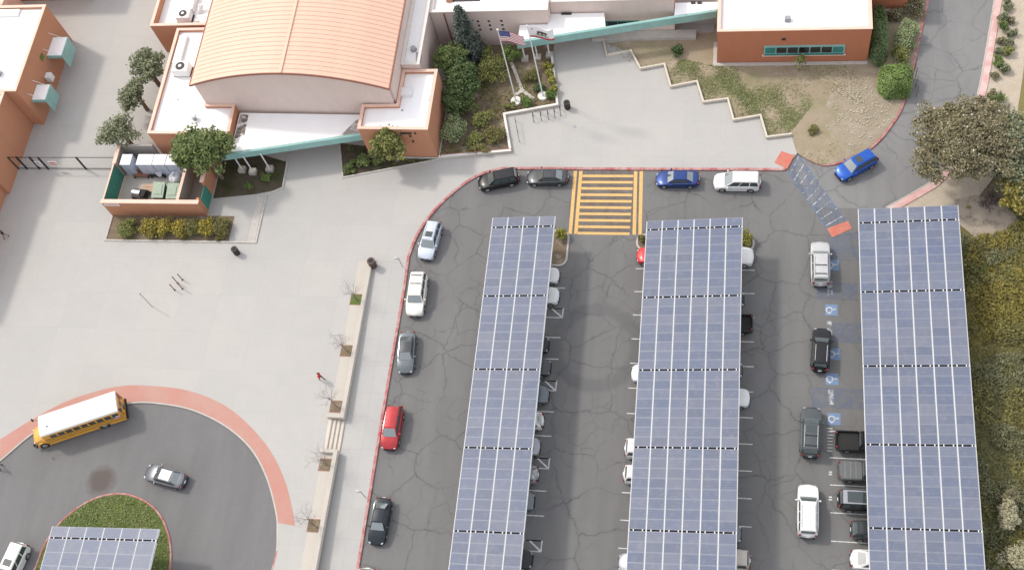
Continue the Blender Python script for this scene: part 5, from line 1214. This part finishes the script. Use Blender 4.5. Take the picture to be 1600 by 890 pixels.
b0, b1 = P(1072, 98), P(1238, 188)
def band_fn(g, n):
    t = g.uniform(-.05, 1.05, n); w_ = g.normal(size=n)*(1.3+.7*np.sin(t*9)); dx, dy = (b1-b0).normalized().xy
    x = b0.x+(b1.x-b0.x)*t-dy*w_; y = b0.y+(b1.y-b0.y)*t+dx*w_; k = in_poly(x, y, yard_poly) & (np.sin(x*1.3)*np.cos(y*1.1+x*.5)+g.normal(size=n)*.5 > -.2)
    return np.stack([x[k], y[k], GZ+.03+g.uniform(.0, .09, k.sum())], 1)
grass('yard_weeds', 'weed', 19000, .085, band_fn, 6)
grass('yard_weeds', 'hill', 9000, .08, scatter_poly(yard_poly, lambda x, y: GZ+.03+x*0, .05, .55), 7)
grass('garden_weeds', 'hill', 7000, .13, scatter_poly([p for p in bedA], lambda x, y: GZ+.03+x*0, .12, .25), 8)
grass('bed_weeds', 'mid', 2600, .12, scatter_poly(bedB, lambda x, y: GZ+.02+x*0, .12, .2), 9)
# bare young trees in their soil squares
GB = 'bare young trees in square soil pits'
for i, (px, py, lab, so_m) in enumerate(((565, 468, 'bare twiggy young tree in the grassy square pit near the wall end', 'lawn'), (547, 548, 'bare young tree in the second square pit from the wall end', 'bed'), (532, 635, 'bare young tree in the square pit just above the steps', 'bed'), (515, 726, 'bare young tree in the square pit just below the steps', 'bed'), (497, 821, 'bare young tree in the lowest square pit near the bottom edge', 'bed'))):
    p = PW(px, py, 0); x, y = -40.45, p.y; z = wz(y)
    S('tree_pit', MB().prism([(x-.72, y-.62), (x+.62, y-.62), (x+.62, y+.62), (x-.72, y+.62)], .0, .012, zf=lambda q: wz(q[1])), M[so_m])
    S('pit_edge', MB().sweep([(x-.72, y-.62), (x+.62, y-.62), (x+.62, y+.62), (x-.72, y+.62)], 0, -.06, 0, .018, closed=True, zf=lambda q: wz(q[1]), cham=.002), M['roofedge'])
    t = thing('bare_tree', lab, 'tree', (x-.05, y, z), i*1.3, GB)
    link('trunk', trunk_mesh(200+i, 1.5 if i != 1 else 1.3, .045, .5, nl=3, mt=M['twig']), t)
    link('branches', trunk_mesh(300+i, 3.2+.25*(i % 3), .042, 1.35, nl=9, mt=M['twig'], twigs=6), t)
# ================================================================== UTILITY YARD
uy = thing('utility_yard', 'terracotta walled utility yard with green gate in front of the big tree', 'enclosure', (-66.4, 68, GZ))
sub(uy, 'front_wall', M['terra'], lambda m: m.box(-72.4, 64.5, GZ-.1, -60.4, 64.85, 3.0)); sub(uy, 'wall_cap', M['cap'], lambda m: m.box(-72.5, 64.42, 3.003, -60.3, 64.95, 3.1), bevel=.02)
sub(uy, 'side_wall', M['greywall'], lambda m: m.box(-72.4, 69.9, GZ-.1, -72.05, 72.6, 3.0)); sub(uy, 'wall_cap', M['cap'], lambda m: m.box(-72.45, 69.85, 3.003, -72.0, 72.6, 3.08))
g = sub(uy, 'gate', M['tealscreen'], lambda m: m.box(-72.3, 64.9, GZ+.1, -72.22, 69.85, 2.95)); sub(g, 'gate_frame', M['cap'], lambda m: (m.box(-72.34, 64.9, 2.953, -72.18, 69.85, 3.03), m.box(-72.2, 64.9, GZ, -72.05, 69.8, GZ+.14)))
sub(uy, 'side_wall', M['terra'], lambda m: (m.box(-60.75, 64.86, GZ-.1, -60.4, 65.3, 3.0), m.box(-60.75, 67.4, GZ-.1, -60.4, 72.5, 3.0))); sub(uy, 'wall_cap', M['cap'], lambda m: m.box(-60.82, 67.35, 3.003, -60.33, 72.5, 3.1))
sub(uy, 'door', M['tealscreen'], lambda m: m.box(-60.5, 65.33, GZ+.02, -60.44, 67.37, 2.4)); sub(uy, 'partition_wall', M['greywall'], lambda m: m.box(-63.35, 64.86, GZ-.1, -63.1, 71.8, 2.6)); sub(uy, 'partition_cap', M['cap'], lambda m: m.box(-63.4, 64.96, 2.603, -63.05, 71.8, 2.68))
sub(uy, 'back_wall', M['greywall'], lambda m: m.box(-72.0, 72.35, GZ-.1, -68.0, 72.6, 3.0))
sub(uy, 'yard_floor', M['cream'], lambda m: m.box(-72.2, 64.86, GZ-.05, -63.4, 72.3, GZ+.01))
sub(uy, 'corridor_floor', M['greywall'], lambda m: m.box(-63.05, 64.86, GZ-.05, -60.8, 72.3, GZ+.01))
sg = sub(uy, 'wall_sign', M['signwhite'], lambda m: m.box(-72.2, 64.46, 2.35, -70.3, 64.497, 2.8)); sub(sg, 'sign_band', M['signred'], lambda m: m.box(-72.1, 64.452, 2.5, -70.5, 64.459, 2.62))
GC = 'pale storage cabinets in the utility yard'
for i, (x, w, lab) in enumerate(((-71.0, 1.35, 'narrow pale blue cabinet alone at the left of the utility yard'), (-68.6, 2.0, 'first of four joined pale blue cabinets in the utility yard, nearest the single one'), (-66.75, 1.6, 'second of four joined pale blue cabinets in the utility yard'), (-65.1, 1.6, 'third of four joined pale blue cabinets in the utility yard'), (-63.95-.1, .45+.0, 'last of the joined pale blue cabinets, partly behind the tree'))):
    if i == 4: x, w = -63.88, .85
    c = thing('storage_cabinet', lab, 'cabinet', (x, 70.6, GZ), 0, GC); h = 2.55
    MB().box(-w/2+.015, -.65, .0, w/2-.015, .7, h).build('cabinet_body', M['cabinet'], c, local=True); MB().box(-w/2+.02, -.72, h+.003, w/2-.02, .74, h+.06).build('cabinet_top', M['signwhite'], c, local=True)
    for s in (-1, 1): MB().box(s*w*.24-w*.22, -.675, .1, s*w*.24+w*.22, -.653, h-.1).build('door', M['cabinet'], c, local=True)
    MB().box(-.03, -.70, h*.45, .0, -.677, h*.55).build('handle', M['greysteel'], c, local=True)
def bin_(lab, x, y, rz):
    d = thing('dumpster', lab, 'dumpster', (x, y, GZ), rz, 'green dumpsters in the utility yard')
    m = MB(); m.hexa([(-.62, -.85, .15), (.62, -.85, .15), (.62, .7, .15), (-.62, .7, .15)], [(-.7, -.95, 1.15), (.7, -.95, 1.15), (.7, .9, 1.5), (-.7, .9, 1.5)]); m.build('bin_body', M['bindark'], d, local=True, bevel=.03)
    m = MB(); m.hexa([(-.74, -1.0, 1.16), (.74, -1.0, 1.16), (.74, .95, 1.52), (-.74, .95, 1.52)], [(-.74, -1.0, 1.22), (.74, -1.0, 1.22), (.74, .95, 1.58), (-.74, .95, 1.58)]); l = m.build('lid', M['binlid'], d, local=True, bevel=.02)
    m = MB(); m.hexa([(-.5, -.6, 1.31), (.5, -.6, 1.31), (.5, .6, 1.53), (-.5, .6, 1.53)], [(-.46, -.56, 1.35), (.46, -.56, 1.35), (.46, .56, 1.57), (-.46, .56, 1.57)]); m.build('lid_panel', M['binlid'], l, local=True)
    for sx in (-1, 1):
        for sy in (-1, 1): MB().tube((sx*.5-.04, sy*.6, .08), (sx*.5+.04, sy*.6, .08), .08, n=10).build('wheel', M['rubber'], d, local=True)
p = P(256, 298, 1.3); bin_('green dumpster with wide flat lid, left of the pair in the utility yard', p.x-.6, p.y, 0)
p = P(268, 299, 1.3); bin_('green dumpster with panelled lid, right of the pair in the utility yard', p.x+.25, p.y-.05, 0)
p = P(219, 303, .8); c = thing('utility_cart', 'black cart with a silver lid on the utility yard floor', 'cart', (p.x, p.y, GZ), -.15)
MB().box(-.95, -.6, .35, .95, .6, .85).build('cart_body', M['black'], c, local=True, bevel=.06)
m = MB(); n = 8
vs = [(x, .42*math.cos(math.pi*k/n), .86+.36*math.sin(math.pi*k/n)) for x in (-.85, .15) for k in range(n+1)]; m.add(vs, [(k, n+1+k, n+2+k, k+1) for k in range(n)]+[tuple(range(n, -1, -1)), tuple(range(n+1, 2*n+2))]); m.build('lid', M['rim'], c, local=True)
MB().box(.2, -.5, .853, .85, .5, 1.05).build('seat', M['rubber'], c, local=True, bevel=.05)
for sx in (-.7, .7):
    for sy in (-.6, .6): MB().tube((sx, sy-.07, .25), (sx, sy+.07, .25), .25, n=12).build('wheel', M['rubber'], c, local=True)
p = P(232, 294, .3); c = thing('lumber_stack', 'pale wooden boards stacked flat on the utility yard floor', 'lumber', (p.x+.2, p.y, GZ+.01), .05)
for k in range(5): MB().box(-.95, -.5+.22*k, .0, .95, -.30+.22*k, .16+.03*(k % 2)).build('board', M['board'], c, local=True)
def bench(lab, x, y, L, mt, cat):
    c = thing('bench' if cat == 'bench' else 'sofa', lab, cat, (x, y, GZ))
    MB().box(-L/2, -.35, .4, L/2, .35, .5).build('seat', mt, c, local=True, bevel=.02); MB().box(-L/2, .3, .503, L/2, .42, .95).build('backrest', mt, c, local=True, bevel=.02)
    for s in (-1, 1): MB().box(s*(L/2-.15)-.06, -.32, 0, s*(L/2-.15)+.06, .32, .397).build('leg', M['black'], c, local=True)
p = P(221, 273, .5); bench('dark brown wooden bench before the pale cabinets', p.x, p.y, 2.0, M['wood'], 'bench')
p = P(247, 273, .5); bench('black bench with a pale cloth on it before the cabinets', p.x, p.y, 2.0, M['black'], 'bench')
c = thing('cloth', 'crumpled pale cloth lying on the black bench', 'cloth', (p.x+.3, p.y, GZ+.5)); link('cloth_folds', leaf_mesh('cloth_folds', M['bag'], clump_pts(4, .4, .3, .1, .12, 8, 14, .18, .2), .22, 4), c)
p = P(273, 277, .7); c = thing('sack', 'bulky white sack beside the partition wall', 'sack', (p.x, p.y, GZ))
bm = bmesh.new(); bmesh.ops.create_icosphere(bm, subdivisions=3, radius=.75)
for v in bm.verts:
    k = 1+.16*math.sin(v.co.x*7+v.co.z*4)*math.cos(v.co.y*6); v.co = Vector((v.co.x*k*.9, v.co.y*k*1.1, max(-.02, (v.co.z+.6)*.8*k)))
me = bpy.data.meshes.new('sack_body'); bm.to_mesh(me); bm.free(); me.materials.append(M['bag']); link('sack_body', me, c); MB().tube((0, .1, 1.0), (.05, .15, 1.3), .12, .2, 8).build('sack_neck', M['bag'], c, local=True)
# ------------------------------------------------------------------ iron fence and gate between building and utility yard
fe = thing('iron_fence', 'black iron fence with wide posts from the left building to the utility yard', 'fence', (-79.5, 70.9, GZ))
fx0, fx1, fy, fz = -86.5, -72.5, 70.9, 2.75
for z_ in (GZ+.12, fz-.06): sub(fe, 'rail', M['black'], lambda m: m.box(fx0, fy-.035, z_, fx1, fy+.035, z_+.07))
for x in [P(q, 264, 0).x for q in (30, 44, 64, 77, 136)]: sub(fe, 'post', M['black'], lambda m: m.box(x-.085, fy-.085, GZ-.02, x+.085, fy+.085, fz+.05))
k = 0; x = fx0+.2
while x < fx1:
    sub(fe, 'picket', M['greysteel'], lambda m: m.tube((x, fy, GZ+.19), (x, fy, fz-.06), .009, n=4)); x += .4
for px, py, w_, mt, lab in ((60, 257, .75, 'signwhite', 'white'), (83, 257, 1.1, 'signred', 'red')):
    p = P(px, py, 1.5); sgn = thing('fence_sign', 'white rectangular sign with dark lines hung on the iron fence' if lab == 'white' else 'red and white banner sign hung on the iron fence', 'sign', (p.x, fy-.1, 1.0))
    MB().box(-w_/2, -.015, 0, w_/2, .015, 1.0).build('sign_plate', M['signwhite'], sgn, local=True)
    MB().box(-w_/2+.1, -.022, .25, w_/2-.1, -.016, .45).build('sign_band', M[mt] if lab == 'red' else M['greysteel'], sgn, local=True); MB().box(-w_/2+.1, -.022, .6, w_/2-.2, -.016, .85).build('sign_band', M[mt] if lab == 'red' else M['greysteel'], sgn, local=True)
# ------------------------------------------------------------------ flagpoles and flags
def flagpole(base, h, lab):
    p = P(*base, GZ+.3); t = thing('flagpole', lab, 'flagpole', (p.x, p.y, GZ), 0, 'flagpoles in the garden')
    MB().tube((0, 0, -.02), (0, 0, .3), .62, .60, 24).build('footing', M['capwhite'], t, local=True); MB().tube((0, 0, .303), (0, 0, .5), .2, .12, 14).build('collar', M['whitesteel'], t, local=True)
    MB().tube((0, 0, .5), (0, 0, h), .085, .05, 12).build('pole', M['whitesteel'], t, local=True)
    bm = bmesh.new(); bmesh.ops.create_uvsphere(bm, u_segments=12, v_segments=8, radius=.13); me = bpy.data.meshes.new('finial'); bm.to_mesh(me); bm.free(); me.materials.append(M['capwhite']); link('finial', me, t, (0, 0, h+.1))
    return p, h
def flag_surface(L, Hh, droop, ph):
    def f(u, v): return Vector((.07+L*u*.93, .26*math.sin(5.2*u+ph)*u+.1*math.sin(9*u+ph*2+v)*u, -droop*u*u*.5-Hh*(1-v)+.10*math.sin(6*u+ph)*u))
    return f
def flag(lab, p, ztop, L, Hh, rz, cells, nu, nv, extra, ph, mats):
    t = thing('flag', lab, 'flag', (p.x, p.y, GZ+ztop), rz); f = flag_surface(L, Hh, .45, ph); m = MB()
    vs = [f(i/nu, j/nv) for i in range(nu+1) for j in range(nv+1)]
    m.v = [tuple(v) for v in vs]
    for i in range(nu):
        for j in range(nv): m.f.append((i*(nv+1)+j, (i+1)*(nv+1)+j, (i+1)*(nv+1)+j+1, i*(nv+1)+j+1)); m.mi.append(cells(i/nu, j/nv, i, j))
    m.build('cloth', mats, t, local=True, smooth=False, fix=False)
    def dec(name, mt, polys):
        mm = MB()
        for poly in polys:
            for off in (.012, -.012):
                mm.add([f(u, v)+Vector((0, off, 0)) for u, v in poly], [tuple(range(len(poly)))])
        mm.build(name, mt, t, local=True, fix=False)
    extra(dec); return t
FM = [M['flagwhite'], M['flagred'], M['flagblue'], M['flaggreen'], M['bear']]
def star(cx, cy, r, asp): return [(cx+r*asp*(1 if k % 2 == 0 else .4)*math.sin(k*math.pi/5), cy+r*(1 if k % 2 == 0 else .4)*math.cos(k*math.pi/5)) for k in range(10)]
p, h = flagpole((806, 157), 13.0, 'white flagpole on the left of the two, flying the striped flag')
def us_cells(u, v, i, j):
    if u < .395 and j >= 6: return 2
    return 1 if j % 2 == 0 else 0
def us_extra(dec):
    st = []
    for r in range(9):
        for k in range(6 if r % 2 == 0 else 5): st.append(star(.035+(k+(0 if r % 2 == 0 else .5))*.0645, .50+r*.054, .02, .55))
    dec('stars', M['flagwhite'], st)
flag('United States flag with stars and stripes streaming from the left pole', p, 12.9, 3.0, 1.75, -.12, us_cells, 26, 13, us_extra, .4, FM)
p, h = flagpole((848, 149), 12.7, 'white flagpole on the right of the two, flying the bear flag')
def ca_cells(u, v, i, j): return 1 if j < 2 else 0
def ca_extra(dec):
    bear = [(.30, .42), (.33, .50), (.31, .60), (.36, .68), (.45, .70), (.55, .73), (.63, .70), (.68, .74), (.73, .70), (.76, .60), (.73, .56), (.68, .57), (.70, .42), (.66, .40), (.63, .52), (.55, .50), (.54, .40), (.49, .40), (.47, .52), (.40, .52), (.38, .40)]
    dec('bear', M['bear'], [bear]); dec('star', M['flagred'], [star(.14, .82, .09, .6)]); dec('grass_patch', M['flaggreen'], [[(.26, .33), (.78, .33), (.76, .40), (.28, .40)]])
cf = flag('California flag with bear and red bottom stripe streaming from the right pole', p, 12.6, 2.9, 1.7, -.1, ca_cells, 20, 12, ca_extra, 1.3, FM)
cu = bpy.data.curves.new('words', 'FONT'); cu.body = 'CALIFORNIA REPUBLIC'; cu.size = .2; cu.align_x = 'CENTER'; cu.extrude = .002; cu.materials.append(M['bear'])
to = bpy.data.objects.new('words', cu); COL.objects.link(to); dg = bpy.context.evaluated_depsgraph_get(); me = bpy.data.meshes.new_from_object(to.evaluated_get(dg)); bpy.data.objects.remove(to)
f_ = flag_surface(2.9, 1.7, .45, 1.3)
for v in me.vertices: u_, v_ = .07+.9*(v.co.x+1.25)/2.6, .20+v.co.y/1.7; v.co = f_(u_, v_)+Vector((0, -.016, 0))
link('words', me, cf)
# ------------------------------------------------------------------ street furniture
def trash_can(px, py, lab, mt, z=None, r=.36, h=1.05):
    p = P(px, py, GZ) if z is None else P(px, py, z); z = GZ if z is None else z
    t = thing('litter_bin', lab, 'bin', (p.x, p.y, z)); MB().tube((0, 0, 0), (0, 0, h), r*.86, r, 18).build('bin_body', mt, t, local=True)
    rm = MB(); rm.tube((0, 0, h+.003), (0, 0, h+.10), r*1.08, r*1.02, 18); ro = rm.build('rim', mt, t, local=True); MB().tube((0, 0, h+.103), (0, 0, h+.12), r*.6, n=14).build('opening', M['rubber'], ro, local=True)
    for k in range(10):
        a = k*math.pi/5; MB().box(-.03, -.012, .08, .03, .012, h-.05).build('slat', mt, t, local=True); o = COL.objects[-1]; o.location = (math.cos(a)*r*.97, math.sin(a)*r*.97, 0); o.rotation_euler = (0, 0, a+math.pi/2)
trash_can(371, 396, 'dark round litter bin beside the lower right corner of the hedge bed', M['trash'])
trash_can(584, 416, 'brown-black barrel litter bin at the north end of the cream wall', M['trashbrown'], r=.42, h=1.25)
trash_can(887, 169, 'dark litter bin on the plaza beside the bike rack', M['trash'])
GBK = 'bike rack hoops along the seat wall'
for i, ((ax0, ay0), lab) in enumerate((((834, 185), 'leftmost dark bike rack hoop by the seat wall'), ((846, 183), 'second bike rack hoop from the left by the seat wall'), ((857, 181), 'middle bike rack hoop by the seat wall'), ((867, 178), 'fourth bike rack hoop from the left by the seat wall'), ((876, 175), 'rightmost bike rack hoop nearest the litter bin'))):
    p = P(ax0, ay0, GZ); t = thing('bike_rack', lab, 'bike rack', (p.x, p.y-.1, GZ), R(100), GBK); pts = [Vector((-.42, 0, 0)), Vector((-.42, 0, .65))]+[Vector((-.42*math.cos(a), 0, .65+.25*math.sin(a))) for a in (.5, 1.0, 1.57, 2.1, 2.65)]+[Vector((.42, 0, .65)), Vector((.42, 0, 0))]
    m = MB()
    for a, b_ in zip(pts[:-1], pts[1:]): m.tube(a, b_, .035, n=8)
    m.build('hoop', M['black'], t, local=True)
    for s in (-1, 1): MB().box(s*.42-.1, -.1, .0, s*.42+.1, .1, .012).build('foot_plate', M['greysteel'], t, local=True)
GBO = 'slim dark posts on the plaza'
for (b0, lab, hh) in (((285.2, 437), 'dark slim post, upper right of the small cluster on the plaza', 1.4), ((278.0, 442.5), 'dark slim post, upper left of the small cluster on the plaza', 1.6), ((285.2, 451), 'dark slim post, lower right of the small cluster on the plaza', 1.6), ((273.0, 453), 'dark slim post, lower left of the small cluster on the plaza', 1.4)):
    p = PW(*b0, 0); t = thing('post', lab, 'post', (p.x, p.y, p.z), 0, GBO); MB().tube((0, 0, 0), (0, 0, hh), .055, n=10).build('shaft', M['wood'], t, local=True); MB().tube((0, 0, .0), (0, 0, .03), .12, n=12).build('base_plate', M['black'], t, local=True); MB().tube((0, 0, hh), (0, 0, hh+.05), .065, .03, 10).build('post_cap', M['black'], t, local=True)
p = PW(237, 478, 0); t = thing('ball_pole', 'thin grey playground pole standing alone on the plaza', 'pole', (p.x, p.y, p.z)); MB().tube((0, 0, 0), (0, 0, 3.0), .045, .04, 10).build('shaft', M['greysteel'], t, local=True); MB().tube((0, 0, 0), (0, 0, .05), .2, .16, 14).build('base', M['kerbgrey'], t, local=True)
bm = bmesh.new(); bmesh.ops.create_uvsphere(bm, u_segments=12, v_segments=8, radius=.11); me = bpy.data.meshes.new('top_knob'); bm.to_mesh(me); bm.free(); me.materials.append(M['greysteel']); link('top_knob', me, t, (0, 0, 3.05))
p = P(812, 222, GZ); t = thing('handrail', 'thin dark handrail standing on the plaza near the seat wall corner', 'handrail', (p.x, p.y, GZ)); q = P(806, 190, GZ)-p
m = MB(); m.tube((0, 0, .9), (q.x, q.y, .9), .03, n=8); m.build('rail', M['black'], t, local=True)
for k in (0, .5, 1): MB().tube((q.x*k, q.y*k, 0), (q.x*k, q.y*k, .87), .025, n=8).build('upright', M['black'], t, local=True)
for px, py, lab in ((633, 413, 'white kerbside sign on a post above the cream SUV'), (573, 772, 'white kerbside sign on a post above the blue-black sedan')):
    p = P(px, py, GZ); t = thing('street_sign', lab, 'sign', (-35.95, p.y-.3, GZ), 0, 'kerbside signs'); MB().tube((0, 0, 0), (0, 0, 2.2), .035, n=8).build('post', M['roofedge'], t, local=True)
    pl_ = MB().box(-.5, -.02, 1.55, .12, .02, 2.15).build('sign_plate', M['signwhite'], t, local=True); MB().box(-.42, -.028, 1.75, .04, -.021, 1.85).build('sign_band', M['greysteel'], pl_, local=True)
def crail():
    fx = [xy(P(*q, GZ)) for q in ((690, 247), (745, 243), (800, 238))]
    t = thing('garden_railing', 'thin dark wire railing along the lower edge of the flagpole garden', 'railing', (*fx[0], GZ)); 
    for a, b_ in zip(fx[:-1], fx[1:]): sub(t, 'rail', M['roofedge'], lambda m: m.tube((*a, GZ+.8), (*b_, GZ+.8), .03, n=6))
    for a in fx: sub(t, 'upright', M['roofedge'], lambda m: m.tube((*a, GZ), (*a, GZ+.85), .035, n=6))
crail()
for px, py, r in ((605, 352, .22), (898, 198, .22), (437+0, 0, 0)):
    if r: p = P(px, py, GZ); struct(MB().tube((p.x, p.y, GZ), (p.x, p.y, GZ+.012), r, n=16).build('drain_cover', M['greysteel']))
# ================================================================== PEOPLE
def person(lab, x, y, z, hd, shirt, pants, seed, step=.28, bag=None):
    t = thing('person', lab, 'person', (x, y, z), hd)
    V = []; E = []; Rr = []
    def v(p, r, par=None): V.append(p); Rr.append(r); (E.append((par, len(V)-1)) if par is not None else None); return len(V)-1
    pel = v((0, 0, .95), .15); ch = v((.01, 0, 1.22), .15, pel); sh = v((.01, 0, 1.42), .135, ch); nk = v((.02, 0, 1.54), .06, sh)
    hd_ = v((.035, 0, 1.62), .085, nk); ht = v((.03, 0, 1.74), .075, hd_)
    for s in (-1, 1):
        f = step*s
        hp = v((.0, s*.09, .90), .095, pel); kn = v((f*.55+.05, s*.10, .50), .065, hp); an = v((f-.04, s*.10, .09), .045, kn); v((f+.14, s*.11, .04), .04, an)
        s1 = v((0, s*.19, 1.41), .062, sh); el = v((-f*.5-.02, s*.25, 1.12), .045, s1); wr_ = v((-f*.8+.1, s*.24, .88), .032, el); pm_ = v((-f*.8+.13, s*.24, .81), .035, wr_)
        for k in range(4): fa = v((-f*.8+.125+.03*(k-1), s*.245, .755), .011, pm_); v((-f*.8+.14+.028*(k-1), s*.235, .70+.008*abs(k-1)), .009, fa)
        th_ = v((-f*.8+.17, s*.215, .80), .012, pm_); v((-f*.8+.19, s*.205, .76), .01, th_)
    me = bpy.data.meshes.new('body'); me.from_pydata(V, E, []); o = link('body', me, t)
    sk = o.modifiers.new('skin', 'SKIN'); sk.use_smooth_shade = True
    for i, r in enumerate(Rr): me.skin_vertices[0].data[i].radius = (r, r)
    me.skin_vertices[0].data[0].use_root = True
    sb = o.modifiers.new('sub', 'SUBSURF'); sb.levels = 1; sb.render_levels = 1
    dg = bpy.context.evaluated_depsgraph_get(); me2 = bpy.data.meshes.new_from_object(o.evaluated_get(dg)); o.modifiers.clear(); o.data = me2; me2.name = 'body'
    me2.materials.clear()
    for mm in (M['skin'], shirt, pants, M['rubber']): me2.materials.append(mm)
    for pl_ in me2.polygons:
        c = pl_.center; r = math.hypot(c.x, c.y); pl_.use_smooth = True
        if c.z > 1.50: k = 0
        elif c.z > .98 and not (abs(c.y) > .2 and c.z < 1.05): k = 1
        elif c.z < .10: k = 3
        elif abs(c.y) > .185 and c.z > .6: k = 0
        else: k = 2
        pl_.material_index = k
    # face and hair
    for s in (-1, 1): MB().tube((.105, s*.033, 1.665), (.118, s*.033, 1.665), .012, n=8).build('eye', M['black'], t, local=True); MB().box(.02, s*.088-.012, 1.63, .05, s*.088+.012, 1.69).build('ear', M['skin'], t, local=True, bevel=.008)
    MB().hexa([(.10, -.014, 1.62), (.138, -.014, 1.62), (.138, .014, 1.62), (.10, .014, 1.62)], [(.10, -.007, 1.665), (.112, -.007, 1.665), (.112, .007, 1.665), (.10, .007, 1.665)]).build('nose', M['skin'], t, local=True)
    MB().box(.10, -.028, 1.585, .118, .028, 1.597).build('mouth', M['redcloth'], t, local=True)
    bm = bmesh.new(); bmesh.ops.create_icosphere(bm, subdivisions=3, radius=.118)
    for q in list(bm.verts):
        if q.co.x > .045 and q.co.z < .05: bm.verts.remove(q)
    for q in bm.verts: q.co = Vector((q.co.x+.012, q.co.y*.92, q.co.z+1.70))
    mh = bpy.data.meshes.new('hair'); bm.to_mesh(mh); bm.free(); mh.materials.append(M['hair']); link('hair', mh, t)
    if bag: MB().obox((-.2, 0, 1.02), (.18, .32, .42), 0).build('backpack', bag, t, local=True, bevel=.05)
p = PW(504, 593, 0); person('person in a red top and black trousers walking across the plaza', p.x, p.y, p.z, R(160), M['redcloth'], M['blackcloth'], 1)
p = PW(11, 371, 0); person('person in a black top and khaki trousers walking in the shade at the left edge', p.x, p.y, p.z, R(200), M['blackcloth'], M['browncloth'], 2)
p = PW(3, 730, -.1); person('person in dark red-brown clothes at the left edge of the bus loop', p.x, p.y, p.z, R(250), M['trashbrown'], M['blackcloth'], 3)
